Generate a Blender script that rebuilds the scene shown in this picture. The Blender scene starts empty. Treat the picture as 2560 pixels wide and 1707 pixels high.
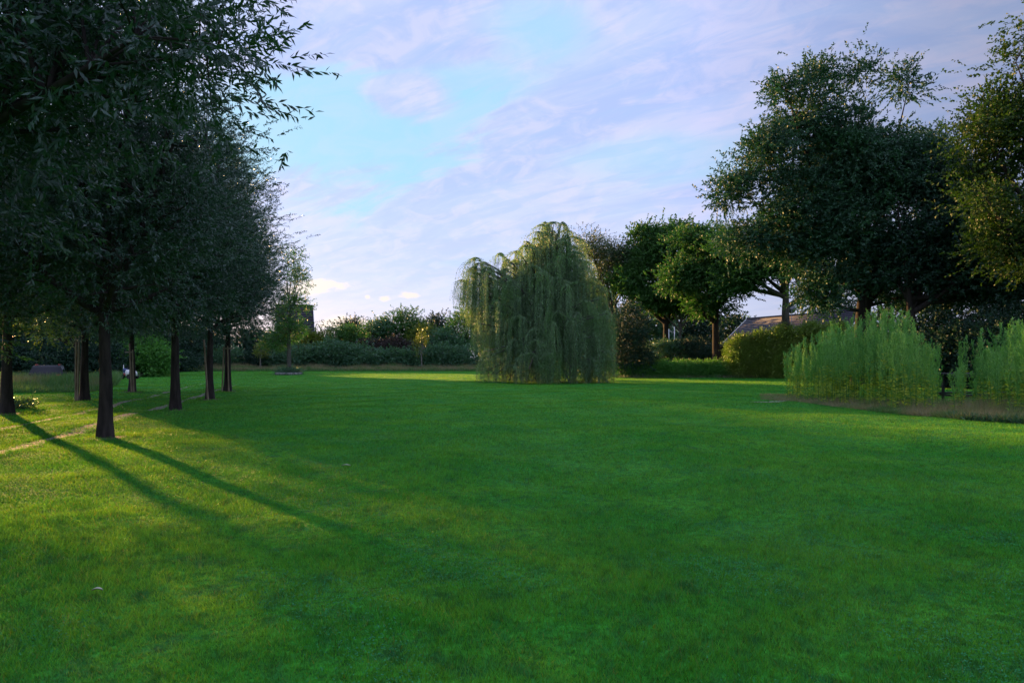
import bpy, math, random
import numpy as np
from math import radians, sin, cos, tan, pi

sc = bpy.context.scene
C = sc.collection
# ------------------------------------------------------------------ camera
F, EYE, YH = 1706.7, 1.6, 900.0            # focal length in photo pixels, eye height, horizon row
cam_d = bpy.data.cameras.new('camera'); cam = bpy.data.objects.new('camera', cam_d); C.objects.link(cam)
cam_d.lens = 24; cam_d.sensor_width = 36; cam_d.clip_end = 5000; cam_d.shift_y = 46.5 / 2560
cam.location = (0, 0, EYE); cam.rotation_euler = (radians(90), 0, 0)
sc.camera = cam
# ------------------------------------------------------------------ light
SUN_EL, SUN_AZ = radians(8.5), radians(-41.5)     # azimuth clockwise from +Y
sun_d = bpy.data.lights.new('sun', 'SUN'); sun = bpy.data.objects.new('sun', sun_d); C.objects.link(sun)
sun_d.energy = 5.0; sun_d.angle = radians(0.7); sun_d.color = (1.0, 0.56, 0.20)
sdir = np.array([sin(SUN_AZ) * cos(SUN_EL), cos(SUN_AZ) * cos(SUN_EL), sin(SUN_EL)])
from mathutils import Vector
sun.rotation_euler = Vector(sdir).to_track_quat('Z', 'Y').to_euler()
sc.view_settings.view_transform = 'Standard'; sc.view_settings.look = 'None'
sc.view_settings.exposure = 1.75; sc.view_settings.gamma = 1

# ------------------------------------------------------------------ node helpers
class NT:
    def __init__(s, tree): s.t = tree; s.n = tree.nodes; s.l = tree.links
    def node(s, typ, **kw):
        n = s.n.new(typ)
        for k, v in kw.items(): setattr(n, k, v)
        return n
    def put(s, sock, v):
        if isinstance(v, bpy.types.NodeSocket): s.l.new(v, sock)
        elif isinstance(v, (tuple, list)) and len(v) == 3 and sock.type == 'RGBA': sock.default_value = (*v, 1)
        else: sock.default_value = v
    def math(s, op, a, b=0.0, c=0.0, clamp=False):
        n = s.node('ShaderNodeMath', operation=op); n.use_clamp = clamp
        s.put(n.inputs[0], a); s.put(n.inputs[1], b)
        if len(n.inputs) > 2: s.put(n.inputs[2], c)
        return n.outputs[0]
    def vmath(s, op, a, b=(0, 0, 0)):
        n = s.node('ShaderNodeVectorMath', operation=op)
        s.put(n.inputs[0], a)
        if op == 'SCALE': s.put(n.inputs[3], b)
        else: s.put(n.inputs[1], b)
        return n.outputs[1] if op in ('DOT_PRODUCT', 'LENGTH', 'DISTANCE') else n.outputs[0]
    def mix(s, f, a, b):
        n = s.node('ShaderNodeMix', data_type='RGBA'); s.put(n.inputs[0], f); s.put(n.inputs[6], a); s.put(n.inputs[7], b)
        return n.outputs[2]
    def scalecol(s, col, f):
        n = s.node('ShaderNodeMix', data_type='RGBA', blend_type='MULTIPLY'); n.inputs[0].default_value = 1
        s.put(n.inputs[6], col)
        cc = s.node('ShaderNodeCombineColor')
        for i in range(3): s.put(cc.inputs[i], f)
        s.l.new(cc.outputs[0], n.inputs[7]); return n.outputs[2]
    def noise(s, vec, scale, detail=3, rough=.5, dist=0.0):
        n = s.node('ShaderNodeTexNoise'); s.put(n.inputs['Vector'], vec); n.inputs['Scale'].default_value = scale
        n.inputs['Detail'].default_value = detail; n.inputs['Roughness'].default_value = rough; n.inputs['Distortion'].default_value = dist
        return n.outputs[0]
    def ss(s, x, a, b, lo=0.0, hi=1.0):
        n = s.node('ShaderNodeMapRange', interpolation_type='SMOOTHSTEP')
        s.put(n.inputs[0], x)
        n.inputs[1].default_value = a; n.inputs[2].default_value = b; n.inputs[3].default_value = lo; n.inputs[4].default_value = hi
        return n.outputs[0]
    def xyz(s, x, y, z):
        n = s.node('ShaderNodeCombineXYZ')
        for i, v in enumerate((x, y, z)): s.put(n.inputs[i], v)
        return n.outputs[0]

# ------------------------------------------------------------------ world: evening sky with thin high cloud
w = bpy.data.worlds.new('World'); sc.world = w; w.use_nodes = True
w.node_tree.nodes.clear(); N = NT(w.node_tree)
SKY = 0.1
out = N.node('ShaderNodeOutputWorld'); bg = N.node('ShaderNodeBackground'); N.l.new(bg.outputs[0], out.inputs[0])
bg.inputs[1].default_value = SKY
sky = N.node('ShaderNodeTexSky', sky_type='NISHITA'); sky.sun_disc = False
sky.sun_elevation = SUN_EL; sky.sun_rotation = SUN_AZ; sky.altitude = 20; sky.ozone_density = 2.5
d = N.node('ShaderNodeTexCoord').outputs['Generated']
sep = N.node('ShaderNodeSeparateXYZ'); N.l.new(d, sep.inputs[0]); dx, dy, dz = sep.outputs
zc = N.math('MAXIMUM', dz, 0.0)
den = N.math('ADD', zc, 0.22)
u = N.math('DIVIDE', dx, den); v = N.math('DIVIDE', dy, den)
# streaks run from lower left to upper right
pa = N.math('SUBTRACT', N.math('MULTIPLY', v, 0.35), N.math('MULTIPLY', u, 0.80))
pb = N.math('ADD', N.math('MULTIPLY', v, 0.85), N.math('MULTIPLY', u, 0.55))
P1 = N.xyz(pa, pb, 0.3)
n1 = N.noise(P1, 1.3, 6, .55, .6)
n2 = N.noise(N.xyz(N.math('MULTIPLY', pa, .6), N.math('MULTIPLY', pb, 1.4), 3.1), 3.4, 7, .6, .5)
n3 = N.noise(P1, 9.0, 5, .6, .8)
def blob(px, py, rx, ry, wob=.25):
    """soft patch round one direction of the sky, edge broken by noise"""
    cx, cz = (px - 1280) / F, (YH - py) / F
    yy = N.math('MAXIMUM', dy, .05)
    a = N.math('DIVIDE', N.math('SUBTRACT', N.math('DIVIDE', dx, yy), cx), rx / F)
    b = N.math('DIVIDE', N.math('SUBTRACT', N.math('DIVIDE', dz, yy), cz), ry / F)
    r = N.math('SQRT', N.math('ADD', N.math('MULTIPLY', a, a), N.math('MULTIPLY', b, b)))
    return N.math('ADD', r, N.math('MULTIPLY', N.math('SUBTRACT', n2, .5), wob * 8))
gap = N.ss(blob(850, 310, 400, 190, .30), .70, 1.12, 1, 0)
gap2 = N.ss(blob(1150, 210, 190, 70, .3), .3, 1.3, .75, 0)
gap3 = N.ss(blob(1330, 70, 150, 90, .3), .2, 1.3, .75, 0)
gap4 = N.ss(blob(1700, 400, 330, 60, .35), .2, 1.4, .55, 0)
tongue = N.ss(blob(1010, 235, 130, 75, .22), .6, 1.05, .95, 0)
g = N.math('MAXIMUM', N.math('MAXIMUM', gap, gap2), N.math('MAXIMUM', gap3, gap4))
g = N.math('MULTIPLY', g, N.math('SUBTRACT', 1.0, tongue))
g = N.math('MAXIMUM', g, N.ss(n1, .62, .78, 0, .45))
lav = N.mix(N.ss(n1, .35, .65), (.60, .65, .96), (.53, .64, .98))
lav = N.mix(N.ss(n2, .42, .66, 0, .9), lav, (.43, .54, .92))
lav = N.mix(N.ss(n3, .42, .66, 0, .50), lav, (.74, .71, .97))
n4 = N.noise(N.xyz(N.math('MULTIPLY', pa, 1.1), N.math('MULTIPLY', pb, 3.4), 7.7), 4.0, 6, .62, .7)
lav = N.mix(N.ss(n4, .46, .62, 0, .55), lav, (.42, .56, .95))
low = N.ss(dz, .0, .33, 1, 0)
lav = N.mix(N.math('MULTIPLY', low, .6), lav, (.70, .70, .92))
cyan = N.mix(N.ss(n3, .3, .7, 0, .5), (.38, .68, .90), (.50, .68, .95))
base = N.mix(g, lav, cyan)
pink = N.math('MULTIPLY', N.ss(dz, .02, .14, 1, 0), N.ss(dx, -.5, .1, 1, 0))
base = N.mix(N.math('MULTIPLY', pink, .7), base, (.93, .76, .80))
# small sunlit cumulus low over the hedges
n2 = N.noise(N.xyz(N.math('MULTIPLY', dx, 1), dy, N.math('MULTIPLY', dz, 2.6)), 42, 5, .6, .3)
cu = N.ss(blob(800, 715, 75, 15, .30), .6, 1.2, .8, 0)
for a in ((765, 722, 55, 18), (1021, 739, 26, 8), (962, 746, 14, 8), (918, 742, 6, 5), (868, 812, 60, 22)):
    cu = N.math('MAXIMUM', cu, N.ss(blob(*a, .34), .55, 1.3, .8, 0))
base = N.mix(cu, base, (.95, .80, .70))
# slightly brighter towards the setting sun, with added overhead boost and dimmed right side
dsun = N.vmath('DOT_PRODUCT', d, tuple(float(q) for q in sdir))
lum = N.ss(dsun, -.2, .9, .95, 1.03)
lum = N.math('MULTIPLY', lum, N.ss(dz, .47, .85, 1, 1.75))  # overhead sky outside the frame brightened to light the shaded lawn
lum = N.math('MULTIPLY', lum, N.math('MAXIMUM', N.ss(dx, .15, .62, 1, .55), N.ss(dy, .5, .2, 0, 1)))  # dimmed only ahead on the right, for a darker frame corner
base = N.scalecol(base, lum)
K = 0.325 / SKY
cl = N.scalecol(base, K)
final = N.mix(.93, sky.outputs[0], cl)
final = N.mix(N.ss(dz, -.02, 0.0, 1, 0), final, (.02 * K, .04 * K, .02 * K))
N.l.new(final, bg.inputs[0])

# ------------------------------------------------------------------ object helpers
def tag(o, label=None, cat=None, group=None, kind=None):
    if label: o['label'] = label
    if cat: o['category'] = cat
    if group: o['group'] = group
    if kind: o['kind'] = kind
    return o
def empty(name, loc, rz=0, s=1.0):
    o = bpy.data.objects.new(name, None); C.objects.link(o); o.location = loc; o.rotation_euler = (0, 0, rz)
    o.scale = (s, s, s); o.empty_display_size = .3; return o
def link(name, me, mat, parent=None):
    o = bpy.data.objects.new(name, me); C.objects.link(o)
    if mat is not None and not me.materials: me.materials.append(mat)
    if parent: o.parent = parent
    return o
def npmesh(name, V, Fc, rnd=None, smooth=False, attrs=None):
    V = np.asarray(V, np.float32); Fc = np.asarray(Fc, np.int32); k = Fc.shape[1]
    me = bpy.data.meshes.new(name); me.vertices.add(len(V)); me.vertices.foreach_set('co', V.ravel())
    me.loops.add(Fc.size); me.loops.foreach_set('vertex_index', Fc.ravel())
    me.polygons.add(len(Fc)); me.polygons.foreach_set('loop_start', np.arange(0, Fc.size, k, dtype=np.int32))
    if smooth: me.polygons.foreach_set('use_smooth', np.ones(len(Fc), bool))
    for nm, arr in ([('rnd', rnd)] if rnd is not None else []) + list((attrs or {}).items()):
        a = me.attributes.new(nm, 'FLOAT', 'FACE'); a.data.foreach_set('value', np.asarray(arr, np.float32))
    me.update(calc_edges=True); return me
def X(px, D): return (px - 1280) / F * D
def Z(py, D): return EYE + (YH - py) / F * D
def DG(py): return EYE * F / (py - YH)

class QB:
    """collects tubes and boxes as quads"""
    def __init__(s): s.V = []; s.F = []; s.n = 0
    def add(s, V, Fc):
        s.V.append(np.asarray(V, float)); s.F.append(np.asarray(Fc, int) + s.n); s.n += len(V)
    def tube(s, pts, rad, k=6, wob=0.0, rng=None):
        pts = np.asarray(pts, float); m = len(pts); rad = np.broadcast_to(rad, (m,))
        t = np.gradient(pts, axis=0); t /= np.linalg.norm(t, axis=1)[:, None] + 1e-9
        ref = np.array([1, 0, 0]) if abs(t[:, 0]).mean() < .7 else np.array([0, 1, 0])
        a = np.cross(t, ref); a /= np.linalg.norm(a, axis=1)[:, None] + 1e-9; b = np.cross(t, a)
        th = np.arange(k) / k * 2 * pi
        rr = rad[:, None] * np.ones((1, k))
        if wob: rr = rr * (1 + wob * rng.standard_normal((1, k)) + wob * .5 * rng.standard_normal((m, k)))
        V = pts[:, None] + rr[..., None] * (np.cos(th)[None, :, None] * a[:, None] + np.sin(th)[None, :, None] * b[:, None])
        i, j = np.meshgrid(np.arange(m - 1), np.arange(k), indexing='ij'); j2 = (j + 1) % k
        Fc = np.stack([i * k + j, i * k + j2, (i + 1) * k + j2, (i + 1) * k + j], -1).reshape(-1, 4)
        s.add(V.reshape(-1, 3), Fc)
        if k % 2 == 0:                                       # end caps
            for base in (0, (m - 1) * k):
                for q in range(1, k // 2):
                    c = [base + q - 1 if q > 1 else base, base + q, base + (k - 1 - q), base + (k - q) % k]
                    s.F.append(np.array([[base + q - 1, base + q, base + (k - 1 - q) % k, base + (k - q) % k]]) + s.n - len(V.reshape(-1, 3)))
    def box(s, x0, x1, y0, y1, z0, z1, M=None):
        V = np.array([[x, y, z] for z in (z0, z1) for y in (y0, y1) for x in (x0, x1)], float)
        if M is not None: V = M(V)
        s.add(V, [[0, 2, 3, 1], [4, 5, 7, 6], [0, 1, 5, 4], [2, 6, 7, 3], [0, 4, 6, 2], [1, 3, 7, 5]])
    def mesh(s, name, smooth=True): return npmesh(name, np.concatenate(s.V), np.concatenate(s.F), smooth=smooth)

def unit(v): return v / (np.linalg.norm(v, axis=-1, keepdims=True) + 1e-9)
def leaf_quads(rng, P, Dv, L, W, fold=.25):
    """pointed leaves: base, widest left, tip, widest right, slightly cupped"""
    n = len(P); L = np.broadcast_to(L, (n,))[:, None]; W = np.broadcast_to(W, (n,))[:, None]
    Dv = unit(Dv); s = unit(np.cross(Dv, rng.standard_normal((n, 3)))); nn = np.cross(Dv, s)
    V = np.empty((n, 4, 3)); V[:, 0] = P; V[:, 2] = P + Dv * L
    mid = P + Dv * L * .42 + nn * W * fold
    V[:, 1] = mid + s * W * .5; V[:, 3] = mid - s * W * .5
    return V.reshape(-1, 3), np.arange(n * 4).reshape(-1, 4)

# ------------------------------------------------------------------ materials
def leaf_mat(name, c1, c2, c3=None, trans=.35, rough=.45, spec=.4, tcol=None, nscale=.6):
    m = bpy.data.materials.new(name); m.use_nodes = True; m.node_tree.nodes.clear(); N = NT(m.node_tree)
    o = N.node('ShaderNodeOutputMaterial')
    r = N.node('ShaderNodeAttribute', attribute_name='rnd').outputs['Fac']
    oc = N.node('ShaderNodeTexCoord').outputs['Object']
    col = N.mix(r, c1, c2)
    if c3 is not None: col = N.mix(N.ss(N.noise(oc, nscale, 2), .45, .7), col, c3)
    p = N.node('ShaderNodeBsdfPrincipled'); N.put(p.inputs['Base Color'], col)
    p.inputs['Roughness'].default_value = rough; p.inputs['Specular IOR Level'].default_value = spec
    t = N.node('ShaderNodeBsdfTranslucent')
    tc = N.node('ShaderNodeMix', data_type='RGBA', blend_type='MULTIPLY'); tc.inputs[0].default_value = 1
    N.put(tc.inputs[6], col); N.put(tc.inputs[7], tcol or (1.9, 1.6, .6)); N.l.new(tc.outputs[2], t.inputs[0])
    mx = N.node('ShaderNodeMixShader'); mx.inputs[0].default_value = trans
    N.l.new(p.outputs[0], mx.inputs[1]); N.l.new(t.outputs[0], mx.inputs[2]); N.l.new(mx.outputs[0], o.inputs[0])
    return m
def solid_mat(name, c1, c2=None, rough=.8, scale=6, spec=.2, stretch=(1, 1, 1), bump=.3, metal=0):
    m = bpy.data.materials.new(name); m.use_nodes = True; N = NT(m.node_tree); p = m.node_tree.nodes['Principled BSDF']
    oc = N.node('ShaderNodeTexCoord').outputs['Object']
    mp = N.node('ShaderNodeMapping'); N.l.new(oc, mp.inputs[0]); mp.inputs['Scale'].default_value = stretch
    nz = N.noise(mp.outputs[0], scale, 5, .6)
    N.put(p.inputs['Base Color'], N.mix(N.ss(nz, .3, .7), c1, c2 or c1))
    p.inputs['Roughness'].default_value = rough; p.inputs['Specular IOR Level'].default_value = spec; p.inputs['Metallic'].default_value = metal
    if bump:
        b = N.node('ShaderNodeBump'); b.inputs['Strength'].default_value = bump; b.inputs['Distance'].default_value = .03
        N.l.new(nz, b.inputs['Height']); N.l.new(b.outputs[0], p.inputs['Normal'])
    return m
M = {}
M['bark'] = solid_mat('bark', (.016, .013, .012), (.042, .034, .029), .9, 9, .15, (1, 1, .18), .9)
M['bark_pale'] = solid_mat('pale_bark', (.10, .10, .085), (.22, .21, .18), .9, 8, .15, (1, 1, .4), .5)
M['bark_grey'] = solid_mat('grey_bark', (.05, .047, .04), (.12, .11, .09), .9, 8, .15, (1, 1, .25), .7)
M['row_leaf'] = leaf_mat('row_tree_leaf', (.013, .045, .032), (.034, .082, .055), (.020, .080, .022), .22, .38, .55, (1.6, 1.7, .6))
M['willow_leaf'] = leaf_mat('weeping_willow_leaf', (.060, .120, .070), (.115, .190, .105), (.075, .150, .060), .38, .45, .4, (1.5, 1.45, .5))
M['ash_leaf'] = leaf_mat('ash_leaf', (.024, .068, .042), (.055, .115, .066), (.034, .10, .038), .14, .5, .18, (.9, 1.5, .5))
M['oak_leaf'] = leaf_mat('oak_leaf', (.034, .095, .030), (.080, .165, .042), (.040, .115, .028), .28, .5, .2, (1.0, 1.5, .45))
M['gold_leaf'] = leaf_mat('yellow_green_leaf', (.060, .125, .018), (.150, .190, .030), (.085, .145, .020), .42, .4, .45)
M['maple_leaf'] = leaf_mat('maple_leaf', (.022, .056, .012), (.048, .080, .016), (.028, .062, .013), .30, .5, .2, (1.2, 1.5, .4))
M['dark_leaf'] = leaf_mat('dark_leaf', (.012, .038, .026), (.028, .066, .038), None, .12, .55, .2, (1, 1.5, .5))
M['shrub_leaf'] = leaf_mat('shrub_leaf', (.030, .105, .052), (.075, .185, .080), (.040, .125, .065), .25, .4, .5)
M['bright_leaf'] = leaf_mat('bright_shrub_leaf', (.040, .18, .032), (.11, .30, .055), None, .35, .45, .4)
M['red_leaf'] = leaf_mat('dark_red_leaf', (.032, .024, .024), (.060, .045, .036), (.03, .05, .03), .15, .5, .3)
M['hedge_leaf'] = leaf_mat('hornbeam_leaf', (.12, .22, .030), (.30, .37, .075), (.17, .22, .045), .25, .4, .4, (1.0, 1.4, .4))
M['brown_leaf'] = leaf_mat('withering_leaf', (.036, .075, .032), (.070, .115, .050), (.04, .09, .04), .2, .5, .3)
M['dry'] = leaf_mat('dry_grass_stem', (.15, .17, .085), (.27, .24, .15), (.07, .17, .05), .25, .6, .2)
M['weed'] = leaf_mat('tall_weed_leaf', (.045, .19, .045), (.19, .42, .13), (.10, .30, .06), .38, .5, .3)
M['weed_low'] = leaf_mat('lower_weed_leaf', (.095, .28, .03), (.38, .44, .06), None, .38, .5, .3)
M['meadow'] = leaf_mat('meadow_grass', (.040, .13, .040), (.095, .19, .075), (.15, .16, .10), .3, .55, .2)

# ------------------------------------------------------------------ trees
def shoots(rng, O, S, slen, lps, droop, spread=.8, ldroop=.15):
    n = len(O); t = (np.arange(lps) + rng.random((n, lps))) / lps
    sl = slen * rng.uniform(.55, 1.25, (n, 1))
    d = t * sl
    P = O[:, None] + S[:, None] * d[..., None]; P[..., 2] -= droop * d * d
    Dv = unit(S)[:, None] * .75 + rng.standard_normal((n, lps, 3)) * spread * .6; Dv[..., 2] -= ldroop + droop * d
    return P.reshape(-1, 3), Dv.reshape(-1, 3)
def clusters(rng, lobes, n, shell=.5):
    L = np.array(lobes, float); wt = (L[:, 3] * L[:, 4] * L[:, 5]) ** .7; k = rng.choice(len(L), n, p=wt / wt.sum())
    dv = unit(rng.standard_normal((n, 3))); r = (shell + (1 - shell) * rng.random(n) ** .7) * .93
    return L[k, :3] + dv * r[:, None] * L[k, 3:6], k, dv
def foliage(rng, lobes, ncl, clr, spc, slen, lps, L, W, droop=.25, up=.25, shell=.5, spread=.8, ldroop=.15, zmin=.15, flat=.7):
    Cn, k, dv = clusters(rng, lobes, ncl, shell); Cn[:, 2] = np.maximum(Cn[:, 2], zmin + .2)
    size = rng.uniform(.6, 1.25, ncl)
    off = rng.standard_normal((ncl, spc, 3)) * (clr * .5 * np.array([1, 1, flat])) * size[:, None, None]
    O = (Cn[:, None] + off).reshape(-1, 3)
    outw = np.repeat(dv, spc, 0)
    S = unit(outw * .55 + unit(off.reshape(-1, 3)) * .6 + rng.standard_normal((len(O), 3)) * .35 + np.array([0, 0, up]))
    P, Dv = shoots(rng, O, S, slen, lps, droop, spread, ldroop)
    keep = P[:, 2] > zmin; P, Dv = P[keep], Dv[keep]
    n = len(P); sz = rng.uniform(.65, 1.2, n)
    V, Fc = leaf_quads(rng, P, Dv, L * sz, W * sz)
    crnd = np.repeat(np.repeat(rng.random(ncl), spc), lps)[keep]
    rnd = np.clip(.5 * rng.random(n) + .5 * crnd, 0, 1)
    return V, Fc, rnd, Cn, O
def skeleton(rng, h_fork, r0, Cn, nlimb=7, flare=1.5, lean=(0, 0), twigs=True, multi=1, k=8, htop=None, O=None, fr=.55, wob=.05):
    q = QB(); pts_all = []; top = Cn[:, 2].max() if htop is None else htop
    stems = []
    for s in range(multi):
        ox = (rng.uniform(-.5, .5), rng.uniform(-.3, .3)) if multi > 1 else (0, 0)
        m = 9; t = np.linspace(0, 1, m); z = t * h_fork
        sp = (ox[0] * 1.6, ox[1] * 1.6) if multi > 1 else lean
        x = ox[0] * .5 + sp[0] * t + .04 * np.sin(t * 5 + s) * h_fork * .15; y = ox[1] * .5 + sp[1] * t
        fl = 1 + (flare - 1) * np.exp(-t * h_fork / .45)
        q.tube(np.stack([x, y, z], 1), r0 * (1 - .32 * t) * fl, 12, wob, rng)
        stems.append(np.array([x[-1], y[-1], z[-1]]))
        # leader
        e = np.array([x[-1] * 2 + rng.normal() * .4, y[-1] + rng.normal() * .4, h_fork + (top - h_fork) * rng.uniform(.7, .88)])
        t = np.linspace(0, 1, 8)[:, None]; ld = stems[-1] * (1 - t) + e * t + np.sin(t * 6) * .12
        ld[0] = stems[-1]
        q.tube(ld, (r0 * .66 * (1 - t[:, 0]) + .02), 7); pts_all += list(zip(ld, r0 * .66 * (1 - t[:, 0]) + .02))
    ts = rng.permutation(len(Cn)); cand = list(ts[:nlimb * 6]); chosen = [cand[0]]
    for _ in range(nlimb - 1):
        dd = [min(np.linalg.norm(Cn[c] - Cn[j]) for j in chosen) for c in cand]; chosen.append(cand[int(np.argmax(dd))])
    for c in chosen:
        e = Cn[c]; st = stems[int(rng.integers(multi))]
        up = rng.uniform(0, .45) * max(0, (e[2] - h_fork)) if e[2] > h_fork else 0
        s0 = st + np.array([0, 0, up - (.3 if up < .3 else 0)])
        mid = (s0 + e) / 2 + np.array([0, 0, -.08 if e[2] > h_fork else .25]) * np.linalg.norm(e - s0) + rng.normal(size=3) * .15
        t = np.linspace(0, 1, 8)[:, None]; B = s0 * (1 - t) ** 2 + 2 * mid * t * (1 - t) + e * t * t
        rr = r0 * fr * (1 - t[:, 0]) ** .8 + .015
        q.tube(B, rr, 6); pts_all += list(zip(B, rr))
    PP = np.array([p for p, _ in pts_all]); RR = np.array([r for _, r in pts_all])
    def hook(e, r, cost=.35, kk=4):
        dd = np.linalg.norm(PP - e, axis=1) + cost * np.maximum(0, PP[:, 2] - e[2] + .3) * 3
        j = int(np.argmin(dd)); s0 = PP[j]; L = np.linalg.norm(e - s0)
        if L < .15: return
        mid = (s0 + e) / 2 + np.array([0, 0, .08 * L]) + rng.normal(size=3) * .05 * L
        t = np.linspace(0, 1, 5)[:, None]; B = s0 * (1 - t) ** 2 + 2 * mid * t * (1 - t) + e * t * t
        q.tube(B, min(r, RR[j] * .8) * (1 - t[:, 0] * .8), kk)
        return B
    if twigs:
        new = []
        for c in Cn:
            B = hook(c, .012 * np.sqrt(len(Cn)) * .35 + .02)
            if B is not None: new.append(B)
        if O is not None and new:
            PP = np.concatenate([PP] + new); RR = np.concatenate([RR, np.full(sum(len(b) for b in new), .02)])
            for o in O: hook(o, .012, kk=3)
    return q
def tree(name, label, cat, x, y, leafm, barkm, seed, fol, skel, rz=0, group=None, z=0):
    rng = np.random.default_rng(seed); V, Fc, rnd, Cn, O = foliage(rng, **fol)
    sk = dict(skel); nO = sk.pop('sprigs', 0)
    q = skeleton(rng, Cn=Cn, O=O[rng.permutation(len(O))[:nO]] if nO else None, **sk)
    r = empty(name, (x, y, z), rz); tag(r, label, cat, group)
    link('trunk', q.mesh('trunk'), M[barkm], r); link('crown', npmesh('crown', V, Fc, rnd), M[leafm], r)
    return r
def copy_tree(o, parent=None):
    c = o.copy(); C.objects.link(c)
    if parent: c.parent = parent
    for ch in o.children: copy_tree(ch, c)
    return c
def shrub(name, label, cat, x, y, lobes, leafm, seed, dens=1.0, leaf=(.14, .07), group=None, shell=.72, clr=1.0, z=0):
    """foliage down to the ground, short stems inside"""
    rng = np.random.default_rng(seed); L = np.array(lobes, float)
    area = sum(4 * pi * ((a * b) ** 1.6 / 3 + (a * c) ** 1.6 / 3 + (b * c) ** 1.6 / 3) ** (1 / 1.6) * .7 for a, b, c in L[:, 3:6])
    ncl = max(12, int(area * 1.7 * dens / clr ** 2))
    V, Fc, rnd, Cn, O = foliage(rng, lobes, ncl, clr, 14, .42, 9, leaf[0], leaf[1] * 1.2, .2, .2, shell, .9, .1, .03)
    r = empty(name, (x, y, z)); tag(r, label, cat, group)
    q = QB()
    for i in range(9):
        e = Cn[rng.integers(ncl)] * np.array([.8, .8, .8]); t = np.linspace(0, 1, 5)[:, None]
        b = np.array([e[0] * .25, e[1] * .25, 0]); q.tube(b * (1 - t) + e * t + np.array([0, 0, .0]), .05 * (1 - t[:, 0] * .7), 5)
    link('stems', q.mesh('stems'), M['bark'], r); link('foliage', npmesh('foliage', V, Fc, rnd), M[leafm], r)
    return r

# ================================================================== ground
_g = np.random.default_rng(5); GW = [(_g.uniform(.25, 2.4), _g.uniform(0, 2 * pi), _g.uniform(0, 2 * pi)) for _ in range(16)]
def gz(x, y):
    """gentle unevenness of the turf"""
    x = np.asarray(x, float); y = np.asarray(y, float); h = np.zeros(np.broadcast(x, y).shape)
    for f, a, p in GW: h += .011 / f ** .8 * np.sin(f * (x * cos(a) + y * sin(a)) + p)
    return h * np.exp(-np.maximum(0, np.hypot(x, y) - 40) / 40)
LAWN_R = None
def axis(lo, hi, step, far, n):
    a = np.arange(lo, hi + .01, step); e = np.geomspace(step, far, n)
    return np.concatenate([lo - e[::-1], a, hi + e])
ax = axis(-40, 40, .33, 1600, 30); ay = axis(0, 90, .33, 1600, 30)
GX, GY = np.meshgrid(ax, ay, indexing='ij'); GZ = gz(GX, GY)
V = np.stack([GX, GY, GZ], -1).reshape(-1, 3); ny = len(ay)
i, j = np.meshgrid(np.arange(len(ax) - 1), np.arange(ny - 1), indexing='ij')
Fc = np.stack([i * ny + j, (i + 1) * ny + j, (i + 1) * ny + j + 1, i * ny + j + 1], -1).reshape(-1, 4)
def grass_cols(N, pos):
    a = N.noise(pos, .55, 4, .6); b = N.noise(pos, 2.7, 4, .6); c = N.noise(pos, .13, 3, .5)
    col = N.mix(N.ss(a, .35, .68), (.030, .265, .020), (.070, .345, .026))
    col = N.mix(N.ss(b, .52, .72, 0, .8), col, (.020, .165, .050))           # clover
    col = N.mix(N.ss(c, .40, .70, 0, .6), col, (.040, .28, .040))
    d_ = N.noise(pos, 7.0, 3, .6)
    col = N.mix(N.ss(d_, .48, .70, 0, .7), col, (.012, .11, .022))
    return col
gm = bpy.data.materials.new('lawn_turf'); gm.use_nodes = True; N = NT(gm.node_tree); p = gm.node_tree.nodes['Principled BSDF']
pos = N.node('ShaderNodeNewGeometry').outputs['Position']
col = N.mix(N.ss(N.noise(pos, 14, 5, .7), .35, .65), N.scalecol(grass_cols(N, pos), .3), grass_cols(N, pos))
N.put(p.inputs['Base Color'], col); p.inputs['Roughness'].default_value = .9; p.inputs['Specular IOR Level'].default_value = .1
b = N.node('ShaderNodeBump'); b.inputs['Strength'].default_value = .8; b.inputs['Distance'].default_value = .04
N.l.new(N.noise(pos, 18, 5, .7), b.inputs['Height']); N.l.new(b.outputs[0], p.inputs['Normal'])
tag(link('ground', npmesh('ground', V, Fc, smooth=True), gm), 'wide mown green lawn reaching to the hedges', 'lawn', kind='structure')

TREES = [(262, 1095), (437, 1030), (525, 1001), (570, 979), (18, 1035), (212, 1001), (330, 982)]
TP = [(X(a, DG(b)), DG(b)) for a, b in TREES]
# wheel ruts of the track between the two rows of trees
rd = np.array([-2.05, 7.0]) / np.hypot(2.05, 7.0)
def rut_pts(pix):
    P = np.array([[X(a, DG(b)), DG(b)] for a, b in pix]); t = np.linspace(0, 1, 80)
    s = np.r_[0, np.cumsum(np.hypot(*np.diff(P, axis=0).T))]; s /= s[-1]
    return np.stack([np.interp(t, s, P[:, 0]), np.interp(t, s, P[:, 1])], 1)
RUTS = [rut_pts([(-400, 1235), (0, 1132), (140, 1090), (300, 1046), (400, 1018), (520, 984), (600, 960)]),
        rut_pts([(-400, 1150), (0, 1074), (110, 1051), (215, 1026), (330, 1003), (455, 970), (540, 951)])]
def rut_dist(x, y):
    d = np.full(x.shape, 9.0); far = np.zeros(x.shape)
    for R in RUTS:
        for k in range(0, len(R)):
            d = np.minimum(d, np.hypot(x - R[k, 0], y - R[k, 1]))
    return d
soil = solid_mat('bare_soil', (.11, .10, .085), (.30, .27, .235), .95, 14, .1, (1, 1, 1), .6)
rg = np.random.default_rng(3)
q = QB()
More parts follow.
